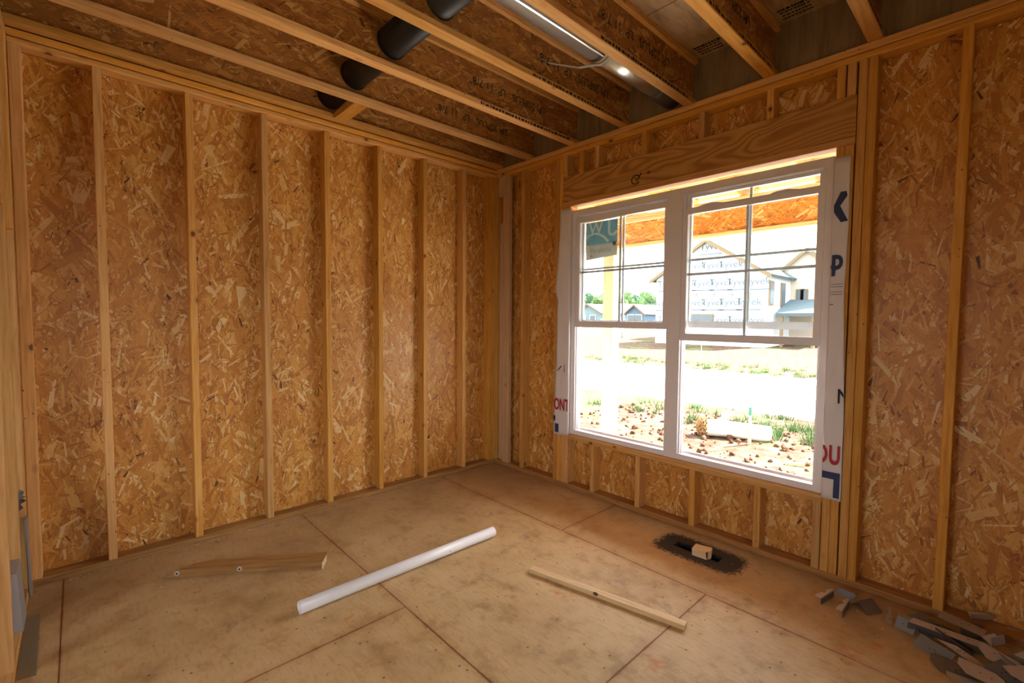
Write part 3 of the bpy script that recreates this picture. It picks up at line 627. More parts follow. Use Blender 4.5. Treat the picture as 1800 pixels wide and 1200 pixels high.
# thin light stick with one knot
K0 = F(930.5, 1006); K1 = F(1203, 1108.5)
dv = Vector((K1[0] - K0[0], K1[1] - K0[1], 0)); kl = dv.length
ks = empty('wood_stick', (K0[0], K0[1], 0), math.atan2(dv.y, dv.x)); tag(ks, 'thin pale square wood stick with a dark knot', 'lumber')
v = []
for i, t in enumerate(np.linspace(0, kl, 12)):
    o_ = .003 * math.sin(t * 3.0); sag = .004 if abs(t - kl * .48) < .05 else 0
    v += [(t, o_, .000), (t, .040 + o_, 0), (t, .040 + o_, .022 - sag * .3), (t, o_ + sag, .022)]
f = [(0, 3, 2, 1), tuple(44 + i for i in range(4))] + [(4 * i + k, 4 * i + (k + 1) % 4, 4 * i + 4 + (k + 1) % 4, 4 * i + 4 + k) for i in range(11) for k in range(4)]
link('stick_body', pydata('stick_body', v, f), PINKX, ks)
bm = bmesh.new(); bmesh.ops.create_icosphere(bm, subdivisions=2, radius=.012); me = bpy.data.meshes.new('knot'); bm.to_mesh(me); bm.free()
o = link('knot', me, plain('dark knot', (0.13, 0.055, 0.03), .6), ks, (kl * .475, .004, .016)); o.scale = (1.2, .55, .75)
# small wood block over the vent hole
bk = empty('wood_block', (2.165, -0.245, 0), math.radians(12)); tag(bk, 'small sawn wood block beside the black vent hole', 'wood block')
v = [(-.052, -.040, .0005), (.030, -.050, .0005), (.050, -.020, .0005), (.044, .038, .0005), (-.048, .034, .0005), (-.054, -.036, .040), (.024, -.046, .043), (.047, -.016, .044), (.046, .036, .042), (-.048, .036, .041)]
link('block_body', pydata('block_body', v, [(4, 3, 2, 1, 0), (5, 6, 7, 8, 9)] + [(i, (i + 1) % 5, 5 + (i + 1) % 5, 5 + i) for i in range(5)]), PINKX, bk)
link('bark_edge', boxes_mesh('bark_edge', [(.027, .036, -.047, -.030, .004, .040)]), plain('dark bark', (0.10, 0.05, 0.03), .8), bk)
# flat galvanised strip by the partition
c0, c1, c2, c3 = F(70, 1078), F(43, 1086), F(30, 1196), F(64, 1186)
v = [(*q[:2], z) for z in (.0005, .0025) for q in (c0, c1, c2, c3)]
ms = link('metal_strip', pydata('metal_strip', v, [(3, 2, 1, 0), (4, 5, 6, 7)] + [(i, (i + 1) % 4, 4 + (i + 1) % 4, 4 + i) for i in range(4)]), plain('dull zinc', (0.30, 0.29, 0.22), .5, .5))
tag(ms, 'flat dull metal strip on the floor along the left partition', 'metal strip')
# sheet metal pieces standing in the partition
GREY = plain('grey sheet metal', (0.42, 0.43, 0.45), 0.45, 0.55); DGREY = plain('dark grey sheet metal', (0.20, 0.21, 0.22), .45, .6)
def sheet(name, label, x0, x1, z0, z1, y, lean, m, flange=.03, rx=0.0):
    o = link(name, boxes_mesh(name, [(x0, x1, y, y + .0015, z0, z1), (x0, x0 + .0015, y - flange, y, z0, z1), (x1 - .0015, x1, y - flange, y, z0, z1), (x0, x1, y - flange, y, z1 - .0015, z1)]), m)
    me = o.data; me.transform(Matrix.Translation((0, 0, -z0))); me.transform(Matrix.Translation((-x0, -y, 0))); me.transform(Matrix.Rotation(lean, 4, 'X'))
    o.location = (x0, y, z0); o.rotation_euler = (0, rx, 0); tag(o, label, 'sheet metal', 'sheet metal duct pieces in the partition'); return o
sheet('duct_panel', 'dark grey metal duct panel leaning behind the first partition stud', .13, .42, .004, .46, -3.155, .10, DGREY, .02)
sheet('duct_panel', 'narrow light grey metal panel standing nearest the corner stud', .06, .11, .004, .40, -3.128, .02, GREY, .006)
sheet('duct_panel', 'light grey metal box panel in front of the leaning dark panel', .44, .60, .075, .33, -3.128, .05, GREY, .03)
bm = bmesh.new(); bmesh.ops.create_grid(bm, x_segments=6, y_segments=6, size=.055); rg = random.Random(8)
for q in bm.verts: q.co.z += rg.uniform(-.012, .012)
me = bpy.data.meshes.new('crumpled_flashing'); bm.to_mesh(me); bm.free()
o = link('crumpled_flashing', me, DGREY, None, (.28, -3.148, .515), (1.3, .2, .1)); o.modifiers.new('t', 'SOLIDIFY').thickness = .001
tag(o, 'crumpled grey flashing scrap on top of the leaning dark panel', 'sheet metal')

# ------------------------------------------------------------------ heap of galvanised connectors
ZN = [plain('galvanised connector', (0.50, 0.49, 0.46), .42, .75), plain('darker galvanised connector', (0.24, 0.25, 0.26), .40, .8), plain('bright galvanised connector', (0.62, 0.58, 0.52), .45, .6)]
def plate_mesh(pts, t=.0016, holes=()):
    bm = bmesh.new(); vs = [bm.verts.new((a, b, 0)) for a, b in pts]; fc = bm.faces.new(vs)
    r = bmesh.ops.extrude_face_region(bm, geom=[fc])
    for e in r['geom']:
        if isinstance(e, bmesh.types.BMVert): e.co.z += t
    bmesh.ops.recalc_face_normals(bm, faces=bm.faces); me = bpy.data.meshes.new('plate'); bm.to_mesh(me); bm.free(); return me
NOTCH = [(0, 0), (.105, 0), (.105, .012), (.090, .012), (.088, .020), (.070, .020), (.068, .012), (.050, .012), (.048, .022), (.030, .022), (.028, .026), (0, .026)]
OCT = [(.030, 0), (.115, 0), (.135, .030), (.128, .050), (.105, .066), (.0, .066), (0, .030)]
QUAD = [(0, 0), (.12, 0), (.13, .045), (.01, .05)]
TRI = [(0, 0), (.16, .01), (.17, .045), (.04, .04)]
LONG = [(0, 0), (.255, 0), (.275, .012), (.278, .030), (.262, .042), (.02, .040)]
SQ = [(0, 0), (.07, 0), (.07, .055), (0, .055)]
def angle(nm, label, loc, rot, a=.06, b=.05, L=.085, mi=0, bend=math.radians(95)):
    e = empty(nm, loc); e.rotation_euler = rot; tag(e, label, 'bracket', 'metal connectors in the heap')
    link('leg_plate', plate_mesh([(0, 0), (L, 0), (L, a), (0, a)]), ZN[mi], e)
    link('leg_plate', plate_mesh([(0, 0), (L, 0), (L, b), (0, b)]), ZN[mi], e, rot=(bend, 0, 0)); return e
def piece(nm, label, pts, loc, rot, mi=0, nails=3, seed=1, lip=None):
    o = link(nm, plate_mesh(pts), ZN[mi], None, loc, rot); tag(o, label, 'bracket', 'metal connectors in the heap')
    if lip: link('folded_lip', plate_mesh([(lip[0], 0), (lip[1], 0), (lip[1], lip[2]), (lip[0], lip[2])]), ZN[lip[3]], o, rot=(math.radians(-88), 0, 0))
    rg = random.Random(seed); xs = [p[0] for p in pts]; ys = [p[1] for p in pts]
    for i in range(nails):
        x = min(xs) + (max(xs) - min(xs)) * rg.uniform(.25, .75); y = min(ys) + (max(ys) - min(ys)) * rg.uniform(.3, .7)
        link('nail_hole', tube_mesh('nail_hole', [(x, y, .0017), (x, y, .0020)], .0025, 8), HOLE, o)
    return o
R_ = math.radians
# joist hanger lying apart from the heap
p1, p2, p3, p4 = F(1441, 1062), F(1474, 1041), F(1505, 1052), F(1484, 1086)
hg = empty('joist_hanger', (p1[0], p1[1], 0)); tag(hg, 'U-shaped joist hanger with two notched plates lying apart from the heap', 'bracket', 'metal connectors in the heap')
a1 = math.atan2(p2[1] - p1[1], p2[0] - p1[0]); a2 = math.atan2(p3[1] - p4[1], p3[0] - p4[0])
link('notched_plate', plate_mesh([(a * 1.35, b) for a, b in NOTCH]), ZN[2], hg, (0, 0, .030), (R_(4), 0, a1))
link('notched_plate', plate_mesh([(a * 1.35, b) for a, b in NOTCH]), ZN[2], hg, (p4[0] - p1[0] - .01, p4[1] - p1[1], .028), (R_(-4), 0, a2))
link('seat_plate', plate_mesh([(0, 0), (.08, 0), (.08, .03), (0, .03)]), ZN[1], hg, (p2[0] - p1[0] - .005, p2[1] - p1[1] - .012, .002), (R_(80), 0, R_(-8)))
link('side_plate', plate_mesh([(0, 0), (.13, 0), (.13, .028), (0, .028)]), ZN[1], hg, (.004, -.001, .001), (R_(88), 0, a1)); link('side_plate', plate_mesh([(0, 0), (.13, 0), (.13, .026), (0, .026)]), ZN[1], hg, (p4[0] - p1[0] - .008, p4[1] - p1[1], .001), (R_(88), 0, a2))
q = F(1506, 1072); angle('angle_bracket', 'bent angle plate standing like a tent beside the joist hanger', (q[0], q[1] + .01, .042), (R_(-38), 0, R_(60)), .062, .062, .09, 1, R_(-108))
def P(px, py, z=0.0): h = F(px, py, z); return (h[0], h[1], z)
piece('notched_strap', 'short notched strap at the left tip of the heap', NOTCH, P(1568, 1099, .004), (R_(14), R_(-18), R_(100)), 0, 2, 2)
piece('flat_plate', 'small square plate left of the long channel', SQ, P(1572, 1101, .003), (R_(58), 0, R_(-12)), 1, 1, 3)
e = piece('channel_strap', 'long folded channel with rounded end across the heap', LONG, P(1596, 1092, .055), (R_(8), R_(4), R_(9)), 2, 4, 4, (.0, .26, .032, 1))
piece('flat_plate', 'long plate tucked between the channel and the wall', TRI, P(1592, 1080, .020), (R_(40), R_(10), R_(-8)), 1, 6, 5)
piece('flat_plate', 'wide tan plate lying behind the long channel', [(a * 1.2, b * 1.3) for a, b in QUAD], P(1648, 1084, .075), (R_(6), R_(8), R_(2)), 0, 2, 6)
angle('angle_bracket', 'small bright angle behind the channel against the stud', P(1706, 1086, .045), (R_(30), R_(-12), R_(20)), .03, .04, .075, 2)
piece('flat_plate', 'dark plate with two scored lines at the lower left', [(a, b * 1.2) for a, b in QUAD], P(1603, 1132, .003), (R_(50), R_(6), R_(-14)), 1, 3, 7)
angle('angle_bracket', 'blue-grey angle bracket under the channel', P(1644, 1115, .02), (R_(18), R_(12), R_(-24)), .05, .05, .12, 1)
angle('angle_bracket', 'black open bracket in the middle of the heap', P(1690, 1118, .004), (R_(75), R_(0), R_(40)), .06, .05, .08, 1)
piece('strap_plate', 'long tan strap sloping across the middle of the heap', [(a * 1.35, b * .85) for a, b in TRI], P(1646, 1122, .050), (R_(12), R_(14), R_(-20)), 2, 3, 8)
piece('strap_plate', 'tan pointed plate overlapping the sloping strap', OCT, P(1716, 1146, .058), (R_(16), R_(10), R_(-8)), 2, 2, 9)
angle('angle_bracket', 'bright cube-like bracket at the right of the heap', P(1744, 1136, .055), (R_(10), R_(-22), R_(38)), .05, .05, .05, 2)
piece('octagon_plate', 'dark chamfered plate at the front of the heap', [(a * 1.05, b * 1.3) for a, b in OCT], P(1634, 1172, .004), (R_(10), R_(2), R_(4)), 1, 3, 10)
piece('octagon_plate', 'tan chamfered plate with bright edge at the front', OCT, P(1680, 1174, .030), (R_(14), R_(4), R_(-4)), 2, 2, 11)
piece('octagon_plate', 'brown chamfered plate cut by the picture bottom', OCT, P(1668, 1200, .006), (R_(6), R_(2), R_(12)), 0, 2, 12)
piece('flat_plate', 'dark curved plate below the tan strap', [(a, b * 1.5) for a, b in QUAD], P(1726, 1170, .036), (R_(28), R_(16), R_(-30)), 1, 3, 13)
piece('flat_plate', 'large dark plate in the bottom right corner', [(a * 1.3, b * 2.0) for a, b in QUAD], P(1760, 1192, .002), (R_(18), R_(8), R_(-18)), 1, 4, 14)
angle('angle_bracket', 'dark angle bracket at the far right of the heap', P(1766, 1160, .03), (R_(40), R_(8), R_(-34)), .06, .06, .13, 1)
piece('flat_plate', 'pale flat plate half under the scored dark plate', [(a * .7, b * .9) for a, b in TRI], P(1638, 1146, .006), (R_(8), R_(12), R_(-28)), 0, 0, 15)

angle('angle_bracket', 'small dark angle between the square plate and the channel', P(1612, 1112, .004), (R_(20), 0, R_(-60)), .04, .035, .05, 1)
piece('flat_plate', 'bright narrow plate under the middle of the channel', [(a * .8, b * .5) for a, b in TRI], P(1668, 1112, .012), (R_(10), 0, R_(-4)), 2, 1, 21)
angle('angle_bracket', 'grey angle at the upper right of the heap', P(1772, 1122, .006), (R_(50), R_(6), R_(16)), .05, .05, .10, 0)
piece('flat_plate', 'tan plate at the right picture edge', [(a * .8, b * 1.1) for a, b in QUAD], P(1782, 1150, .075), (R_(12), R_(-6), R_(-30)), 2, 2, 22)
angle('angle_bracket', 'dark folded bracket below the cube-like bracket', P(1742, 1160, .012), (R_(85), 0, R_(-12)), .05, .05, .07, 1)
piece('flat_plate', 'pale corner plate in the lower right corner', [(a * .7, b * 1.1) for a, b in OCT], P(1790, 1200, .045), (R_(10), R_(-10), R_(35)), 2, 1, 23)
# sawdust and crumbs, mostly along the left plate
rg = np.random.default_rng(4); n = 900; KD = np.array([dv.x, dv.y]) / kl; v, f = [], []
xs = np.concatenate([np.abs(rg.normal(.012, .018, 520)) + .004, rg.uniform(.1, 3.6, 380)]); ys = np.concatenate([rg.uniform(-3.0, -.5, 520), rg.uniform(-2.9, -.1, 380)])
for x, y in zip(xs, ys):
    if abs((x - K0[0]) * -KD[1] + (y - K0[1]) * KD[0] - .02) < .06: continue
    s_ = rg.uniform(.0012, .0034); a = rg.uniform(0, 6.3); b = len(v); l_ = s_ * rg.uniform(1, 3)
    v += [(x + l_ * math.cos(a), y + l_ * math.sin(a), .0006), (x - s_ * math.sin(a), y + s_ * math.cos(a), .0006), (x - l_ * math.cos(a), y - l_ * math.sin(a), .0006), (x + s_ * math.sin(a), y - s_ * math.cos(a), .0006), (x, y, .0006 + s_)]
    f += [(b, b + 1, b + 4), (b + 1, b + 2, b + 4), (b + 2, b + 3, b + 4), (b + 3, b, b + 4)]
sw = link('sawdust', pydata('sawdust', v, f), plain('pale sawdust', (0.66, 0.50, 0.32), .9)); tag(sw, 'pale sawdust crumbs scattered along the left wall plate', 'sawdust', kind='stuff')

# ------------------------------------------------------------------ outside: porch
GZ = -0.50
po = empty('porch_roof', (0.14, 1.66, GZ)); tag(po, 'unfinished wooden porch roof frame outside the window', 'porch')
def pb(nm, x0, x1, y0, y1, z0, z1, m, axis=None):
    o = board(nm, x0 - .14, x1 - .14, y0 - 1.66, y1 - 1.66, z0 - GZ, z1 - GZ, m, po, axis, .004); return o
PJX = PINKX
bmn = pb('porch_beam', -3.5, 6.5, 1.62, 1.72, 2.235, 2.465, OSBB, 0)
strands('wood_strands', 6.0, .225, lambda A, B, H: np.stack([-2.0 + A - .14 , 1.62 - 1.66 - .001 - H, 2.2375 + B - GZ], -1) - np.array([(1.5 - .14), 0.01, (2.35 - GZ)]), OSB_W, bmn, 90, 2600, bias=0.0)
pb('beam_plate', -3.5, 6.5, 1.60, 1.74, 2.195, 2.235, PINKX, 0); pb('beam_plate', -3.5, 6.5, 1.60, 1.74, 2.466, 2.504, PINKX, 0); pb('beam_plate', -3.5, 6.5, 1.60, 1.74, 2.506, 2.544, PINKX, 0)
pb('porch_post', .070, .210, 1.60, 1.74, GZ + .04, 2.194, POSTM, 2); pb('porch_post', 4.87, 5.01, 1.60, 1.74, GZ + .04, 2.194, POSTM, 2)
for i in range(16): pb('rafter', -3.3 + i * .61, -3.262 + i * .61, .104, 2.0, 2.548, 2.68, LUM[1], 1)
for i in range(4): pb('roof_sheathing', -3.5 + i * 2.5, -1.004 + i * 2.5, .104, 2.1, 2.684, 2.696, OSBB, 0)

# ------------------------------------------------------------------ outside: ground, road, stakes
def ground_material():
    m, n, l, p = mat('bare soil with weeds'); g = n.new('ShaderNodeNewGeometry'); P_ = g.outputs['Position']
    a = noise(n, l, P_, 0.55, 5, .6); b = noise(n, l, P_, 5, 5, .7)
    r = ramp(n, [(0.3, (0.030, 0.014, 0.0085)), (0.5, (0.058, 0.034, 0.022)), (0.68, (0.125, 0.095, 0.070))]); l.new(b.outputs['Fac'], r.inputs[0])
    c = mixc(n, l, mapr(n, l, a.outputs['Fac'], 0.52, 0.60, 0.0, 0.8), r.outputs[0], (0.065, 0.095, 0.028))
    l.new(c, p.inputs['Base Color']); setp(p, Roughness=.95); p.inputs['Specular IOR Level'].default_value = 0.05; bump(n, l, p, b.outputs['Fac'], .6, .05); return m
gr = []
def gz(y): return GZ if y < 16 else GZ + (y - 16) * 0.022
ys_ = [-60, -30, -10, 0.12, 2, 3, 4, 5, 6, 8, 10, 14, 16, 20, 26, 34, 50, 80, 130, 200]; xs_ = list(range(-200, 61, 10))
rg = np.random.default_rng(7)
v = [(x, y, gz(y)) for y in ys_ for x in xs_]; nx = len(xs_)
g_ = link('ground', pydata('ground', v, [(j * nx + i, j * nx + i + 1, (j + 1) * nx + i + 1, (j + 1) * nx + i) for j in range(len(ys_) - 1) for i in range(nx - 1)]), ground_material())
tag(g_, 'bare reddish soil with weeds outside', kind='structure')
rd = link('road', boxes_mesh('road', [(-120, 50, 7.2, 14.2, GZ - .1, GZ + .03)]), plain('pale concrete', (0.62, 0.60, 0.57), .9)); tag(rd, 'pale concrete street beyond the stakes', kind='structure')
pad = link('bounce_pad', boxes_mesh('bounce_pad', [(-3.2, 6.2, 0.125, 2.6, GZ - .1, GZ + .04)]), plain('pale bounce pad', (0.72, 0.68, 0.62), .95)); tag(pad, 'added pale pad under the porch roof, bouncing light indoors', kind='structure')  # unseen pad added to bounce sunlight up to the ceiling
# soil clods
rg = np.random.default_rng(12); bm = bmesh.new()
for i in range(520):
    x = rg.uniform(-2.5, 3.2); y = rg.uniform(3.0, 6.3); s_ = rg.lognormal(math.log(.022), .5)
    m4 = Matrix.Translation((x, y, GZ + s_ * .3)) @ Euler(tuple(rg.uniform(0, 6, 3))).to_matrix().to_4x4() @ Matrix.Diagonal((s_ * rg.uniform(.8, 1.8), s_, s_ * .8, 1))
    bmesh.ops.create_icosphere(bm, subdivisions=1, radius=1, matrix=m4)
me = bpy.data.meshes.new('soil_clods'); bm.to_mesh(me); bm.free()
tag(link('soil_clods', me, plain('red brown clods', (0.07, 0.036, 0.021), .95)), 'loose reddish soil clods below the window', 'soil', kind='stuff')
# weeds
v, f = [], []; rg = np.random.default_rng(21)
cl = [(rg.uniform(-3, 2.4), rg.uniform(5.2, 7.0)) for _ in range(46)] + [(rg.uniform(-14, 2.5), rg.uniform(14.4, 17)) for _ in range(120)] + [(rg.uniform(.3, 2.0), rg.uniform(4.9, 6.2)) for _ in range(26)]
for cx, cy in cl:
    for k in range(34):
        a = rg.uniform(0, 6.3); r1 = rg.uniform(0, .14); h = rg.uniform(.05, .22); x, y = cx + r1 * math.cos(a), cy + r1 * math.sin(a); b = len(v); t = rg.uniform(0, 6.3); wd = rg.uniform(.004, .010)
        v += [(x - wd * math.cos(t), y - wd * math.sin(t), gz(y)), (x + wd * math.cos(t), y + wd * math.sin(t), gz(y)), (x + .06 * math.cos(a), y + .06 * math.sin(a), gz(y) + h)]; f.append((b, b + 1, b + 2))
tag(link('weeds', pydata('weeds', v, f), plain('fresh green weeds', (0.045, 0.095, 0.02), .8)), 'fresh green weeds along the street edge', 'weeds', kind='stuff')
# survey stake with green top
b0 = F(1317, 781, GZ); dep = (b0 - CAM) @ fw; hh = 66 / FPX * dep
st_ = empty('survey_stake', (b0[0], b0[1], GZ)); tag(st_, 'wooden survey stake with green painted top outside', 'stake')
board('stake_body', -.022, .022, -.01, .01, -.05, hh * .78, POSTM, st_, 2); board('painted_top', -.0222, .0222, -.0102, .0102, hh * .78, hh, plain('green paint', (0.03, 0.17, 0.11), .7), st_, 2)
STEEL = plain('dark steel rod', (0.06, 0.06, 0.07), .6)
def rod(name, label, bx, by, tx, ty, r=.007):
    b = F(bx, by, GZ + (.03 if 7.2 < F(bx, by, GZ)[1] < 14.2 else 0)); d = (b - CAM) @ fw
    t = hit(tx, ty, 1, b[1]); o = link(name, tube_mesh(name, [(0, 0, -.02), (t[0] - b[0], 0, t[2] - b[2])], r, 8), STEEL, None, tuple(b)); tag(o, label, 'rod', 'thin steel rods outside')
rod('steel_rod', 'thin dark rod standing far out by the weeds', 1232, 653, 1233, 602, .014); rod('steel_rod', 'thin dark rod left of the green-topped stake', 1288, 720, 1291, 661, .007); rod('steel_rod', 'leaning thin rod right of the green-topped stake', 1417, 732, 1405, 678, .006)
# pale sediment log with frayed straw end
c_ = F(1238, 766, GZ); lg = empty('sediment_log', (c_[0], c_[1], GZ), math.radians(28)); tag(lg, 'pale sediment log with frayed brown straw end on the soil', 'sediment log')
link('fabric_sleeve', tube_mesh('fabric_sleeve', [(0, 0, .14), (.25, .02, .145), (.6, .0, .13), (.95, .03, .10)], .13, 20), plain('pale fabric', (0.62, 0.60, 0.55), .9), lg)
bm = bmesh.new(); rg = np.random.default_rng(3); bmesh.ops.create_icosphere(bm, subdivisions=4, radius=.16)
for q in bm.verts: q.co *= rg.uniform(.85, 1.12); q.co.x *= .62; q.co.z *= 1.0
me = bpy.data.meshes.new('straw_end'); bm.to_mesh(me); bm.free(); link('straw_end', me, plain('brown straw', (0.16, 0.095, 0.04), .95), lg, (-.03, 0, .155))
c_ = F(1397, 818, GZ); o = board('wood_scrap', -.11, .11, -.03, .03, 0, .04, POSTM, None, 0); o.location = (c_[0], c_[1], GZ + .02); o.rotation_euler = (0, 0, .35); tag(o, 'yellow wood scrap on the soil below the right window', 'wood scrap')
mk = F(1093, 601, GZ); d_ = (mk - CAM) @ fw; um = empty('utility_marker', (mk[0], mk[1], gz(mk[1]))); tag(um, 'small grey utility box on a post in the field', 'utility box')
link('marker_post', tube_mesh('marker_post', [(0, 0, -.2), (0, 0, .8)], .03, 8), STEEL, um); link('marker_box', boxes_mesh('marker_box', [(-.11, .11, -.08, .08, .5, 1.0)]), plain('grey box', (.25, .26, .28), .7), um)

# ------------------------------------------------------------------ outside: houses
TYV = plain('white wrapped wall', (0.50, 0.53, 0.56), .7); SHIN = plain('grey shingles', (0.10, 0.13, 0.15), .9); FAS = plain('bare wood fascia', (0.17, 0.11, 0.05), .8); DGL = plain('dark window glass', (0.08, 0.10, 0.12), .2)
TXT = plain('faded blue wrap print', (0.085, 0.125, 0.17), .8)
def gable(par, x0, x1, y0, y1, zb, ze, zr, along, wm, ov=.35, roofm=SHIN):
    """walls + two roof slabs; along='y' puts the gable on the front (facing -y)"""
    xm, ym = (x0 + x1) / 2, (y0 + y1) / 2
    if along == 'y':
        v = [(x0, y0, zb), (x1, y0, zb), (x1, y0, ze), (xm, y0, zr), (x0, y0, ze), (x0, y1, zb), (x1, y1, zb), (x1, y1, ze), (xm, y1, zr), (x0, y1, ze)]
        f = [(0, 1, 2, 3, 4), (9, 8, 7, 6, 5), (1, 6, 7, 2), (5, 0, 4, 9)]
    else:
        v = [(x0, y0, zb), (x0, y1, zb), (x0, y1, ze), (x0, ym, zr), (x0, y0, ze), (x1, y0, zb), (x1, y1, zb), (x1, y1, ze), (x1, ym, zr), (x1, y0, ze)]
        f = [(4, 3, 2, 1, 0), (5, 6, 7, 8, 9), (0, 5, 9, 4), (6, 1, 2, 7)]
    link('wall', pydata('wall', v, f), wm, par)
    for s_ in (0, 1):
        if along == 'y':
            xe = x0 if s_ == 0 else x1; sg = -1 if s_ == 0 else 1; sl = (zr - ze) / (xm - x0)
            a, b = (xm, zr + .06), (xe + sg * ov, ze - sl * ov + .06)
            v = [(a[0], y0 - ov, a[1]), (b[0], y0 - ov, b[1]), (b[0], y1 + ov, b[1]), (a[0], y1 + ov, a[1])]
            fv = [(a[0], y0 - ov - .03, a[1] - .20), (b[0], y0 - ov - .03, b[1] - .20), (b[0], y0 - ov - .03, b[1] + .02), (a[0], y0 - ov - .03, a[1] + .02)]
        else:
            ye_ = y0 if s_ == 0 else y1; sg = -1 if s_ == 0 else 1; sl = (zr - ze) / (ym - y0)
            a, b = (ym, zr + .06), (ye_ + sg * ov, ze - sl * ov + .06)
            v = [(x0 - ov, a[0], a[1]), (x0 - ov, b[0], b[1]), (x1 + ov, b[0], b[1]), (x1 + ov, a[0], a[1])]
            fv = [(x0 - ov, b[0] + sg * .02, b[1] - .2), (x1 + ov, b[0] + sg * .02, b[1] - .2), (x1 + ov, b[0] + sg * .02, b[1] + .02), (x0 - ov, b[0] + sg * .02, b[1] + .02)]
        o = link('roof_slope', pydata('roof_slope', v, [(0, 1, 2, 3)]), roofm, par); md = o.modifiers.new('t', 'SOLIDIFY'); md.thickness = .12; md.offset = 0
        link('fascia', pydata('fascia', fv, [(0, 1, 2, 3)]), FAS, par).modifiers.new('t', 'SOLIDIFY').thickness = .04
HY = 27.3
hx0, hx1 = -14.0, -6.74
h1 = empty('house', (0, 0, 0)); tag(h1, 'unfinished two-storey house in printed white wrap across the street', 'house')
gable(h1, hx0, hx1, HY, HY + 5.4, -.6, 4.25, 6.55, 'y', TYV)
gable(h1, -15.5, 6.0, HY + 5.4, HY + 14.5, -.6, 4.3, 6.65, 'x', TYV)
gx = hit(1421, 440, 1, HY + 4.4)[0]; gable(h1, gx - 1.6, gx + 1.6, HY + 4.4, HY + 8, -.6, 4.6, hit(1421, 438, 1, HY + 4.4)[2], 'y', plain('tan shingle gable', (.42, .36, .30), .9), .25)
def house_text(px, py, s='Tyvek', size=.62):
    q = hit(px, py, 1, HY - .02); me = place(text_mesh(s, size, 1.0), (1, 0, 0), (0, 0, 1), (q[0] - .75, HY - .02, q[2] - .2)); link('wrap_lettering', me, TXT, h1)
    if s == 'Tyvek': link('wrap_rule', boxes_mesh('wrap_rule', [(q[0] - .72, q[0] + .72, HY - .022, HY - .018, q[2] - .52, q[2] - .46)]), TXT, h1)
house_text(1250, 433)
for rr_, (yl, yr) in enumerate(((470, 463), (499, 494), (533, 530), (561, 562))):
    for k in range(6):
        px = 1158 + k * 31.5 + (15 if rr_ % 2 else 0); py = yl + (yr - yl) * k / 5
        if px < 1340 and not (rr_ == 0 and (px < 1190 or px > 1315)): house_text(px, py)
for k in range(4): house_text(1235 + 32 * k, 515.5, '→', .5)
def hwin(px, py, y, w_, h_):
    q = hit(px, py, 1, y); o = link('window', boxes_mesh('window', [(q[0] - w_ / 2, q[0] + w_ / 2, y - .06, y - .01, q[2] - h_ / 2, q[2] + h_ / 2)]), FAS, h1)
    link('pane', boxes_mesh('pane', [(q[0] - w_ / 2 + .06, q[0] + w_ / 2 - .06, y - .08, y - .06, q[2] - h_ / 2 + .06, q[2] + h_ / 2 - .06)]), DGL, o)
for px, py in ((1356, 515), (1376, 518)):              # on the side wall
    q = hit(px, py, 0, hx1 + .02); o = link('window', boxes_mesh('window', [(hx1 + .01, hx1 + .06, q[1] - .4, q[1] + .4, q[2] - .75, q[2] + .75)]), FAS, h1); link('pane', boxes_mesh('pane', [(hx1 + .06, hx1 + .08, q[1] - .32, q[1] + .32, q[2] - .68, q[2] + .68)]), DGL, o)
hwin(1407, 523, HY + 4.4, .5, 1.1); hwin(1413, 523, HY + 4.4, .5, 1.1); hwin(1234, 561, HY, 1.6, .7)
a = hit(1368, 534, 1, HY + 2.5); b = hit(1420, 552, 1, HY + 2.5)
pr_ = link('entry_roof', pydata('entry_roof', [(a[0], HY + 5, a[2] + .5), (a[0] + .3, HY + 1.2, a[2] - .6), (b[0] + 1, HY + 1.2, a[2] - .6), (b[0] + 1, HY + 5, a[2] + .5)], [(0, 1, 2, 3)]), SHIN, h1); pr_.modifiers.new('t', 'SOLIDIFY').thickness = .2
for dx in (.5, 2.2): link('entry_post', boxes_mesh('entry_post', [(a[0] + dx, a[0] + dx + .15, HY + 1.3, HY + 1.45, -.6, a[2] - .7)]), FAS, h1)
BLU = plain('blue grey siding', (0.075, 0.13, 0.20), .8); PBL = plain('pale blue siding', (0.14, 0.21, 0.24), .8); LR = plain('light grey roof', (0.30, 0.32, 0.33), .9)
def far_house(name, label, pxl, pxr, pye, pyr, y, dpt, wm):
    l_ = hit(pxl, pye, 1, y); r_ = hit(pxr, pye, 1, y); zr = hit((pxl + pxr) / 2, pyr, 1, y)[2]; h = empty(name); tag(h, label, 'house', 'small houses in the distance')
    gable(h, l_[0], r_[0], y, y + dpt, -.5, (l_[2] + r_[2]) / 2, zr, 'y', wm, .3, LR)
    for k in (.3, .7):
        x = l_[0] + (r_[0] - l_[0]) * k; o = link('window', boxes_mesh('window', [(x - .6, x + .6, y - .08, y - .01, .9, 2.1)]), TYV, h); link('pane', boxes_mesh('pane', [(x - .5, x + .5, y - .1, y - .08, 1.0, 2.0)]), DGL, o)
far_house('house', 'blue-grey distant house with pale roof right of the porch post', 1100, 1132, 550, 536, 52, 16, BLU)
far_house('house', 'pale distant house left of the blue-grey one', 1062, 1096, 549, 534, 72, 9, TYV)
far_house('house', 'pale blue distant house left of the porch post', 1012, 1056, 549, 535, 58, 10, PBL)
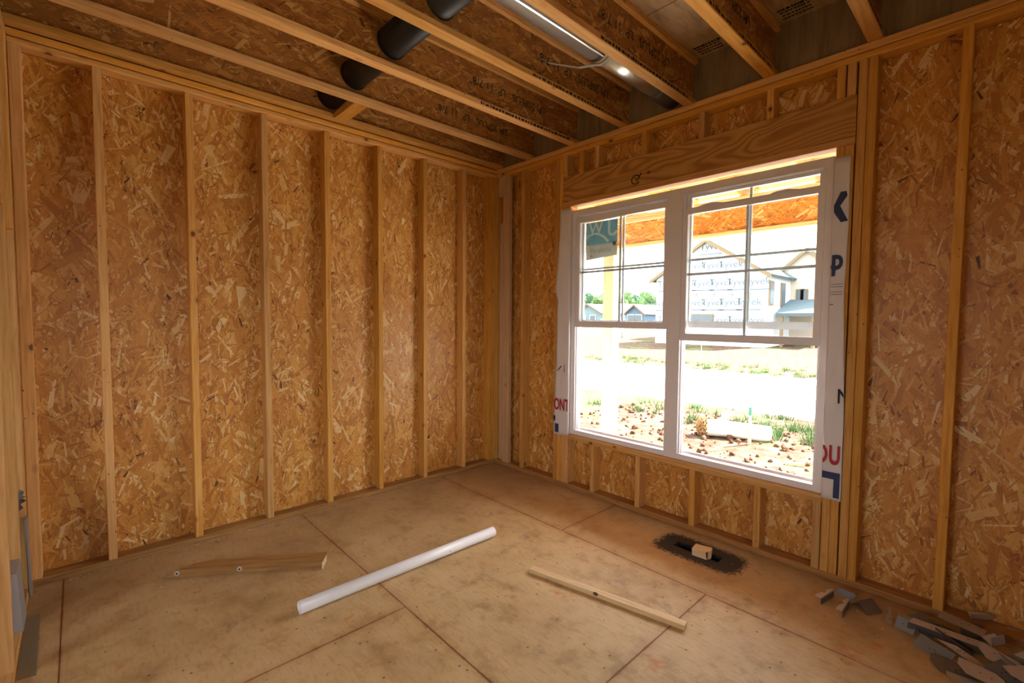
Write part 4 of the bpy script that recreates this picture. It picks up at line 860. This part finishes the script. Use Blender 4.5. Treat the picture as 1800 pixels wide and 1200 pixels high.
# trees on the horizon
LEAF = [plain('pale green foliage', (0.10, 0.17, 0.07), .9), plain('deep green foliage', (0.05, 0.11, 0.065), .9)]; BARK = plain('bark', (.12, .09, .06), .9)
def leafy(seed, rx, rz, n=9):
    rg = np.random.default_rng(seed); bm = bmesh.new()
    for i in range(n):
        a = rg.uniform(0, 6.3); q = Vector((rx * .55 * math.cos(a) * rg.random(), rx * .55 * math.sin(a) * rg.random(), rz * rg.uniform(-.45, .5)))
        b0_ = len(bm.verts); bmesh.ops.create_icosphere(bm, subdivisions=3, radius=1, matrix=Matrix.Translation(q) @ Matrix.Diagonal((rx * rg.uniform(.35, .55), rx * rg.uniform(.35, .55), rz * rg.uniform(.3, .45), 1)))
    for q in bm.verts: q.co += Vector(rg.uniform(-.22, .22, 3)) * (rx / 3)
    me = bpy.data.meshes.new('crown'); bm.to_mesh(me); bm.free(); return me
LM = [leafy(s_, 4.2, 4.5) for s_ in (1, 2, 3)]
tl = ['leftmost tree of the distant tree line', 'second distant tree left of the porch post', 'third distant tree left of the porch post', 'distant tree directly left of the porch post', 'distant tree hidden partly by the porch post', 'distant tree just right of the porch post', 'distant tree behind the white house roof', 'tall distant tree above the blue-grey house', 'distant tree right of the tall one', 'distant yellowish tree near the window mullion', 'distant dark tree beside the wrapped house', 'distant tree behind the wrapped house corner']
for i, lb in enumerate(tl):
    px = 1006 + i * 14.2; y = (84, 94, 104)[i % 3]; top = 509 + (i * 53 % 7) * 1.6; q = hit(px, top, 1, y); gz_ = gz(y); t = empty('tree', (q[0], y, gz_)); tag(t, lb, 'tree', 'distant tree line')
    H_ = q[2] - gz_; m_ = LM[i % 3]
    c = m_.copy(); c.materials.clear(); o = link('crown', c, LEAF[(i * 5 % 3) % 2], t, (0, 0, H_ * .56)); o.scale = (.5, .5, H_ * .46 / 4.4); o.rotation_euler = (0, 0, i * 1.3)
    link('trunk', tube_mesh('trunk', [(0, 0, -.2), (0, 0, H_ * .4)], .22, 8), BARK, t)
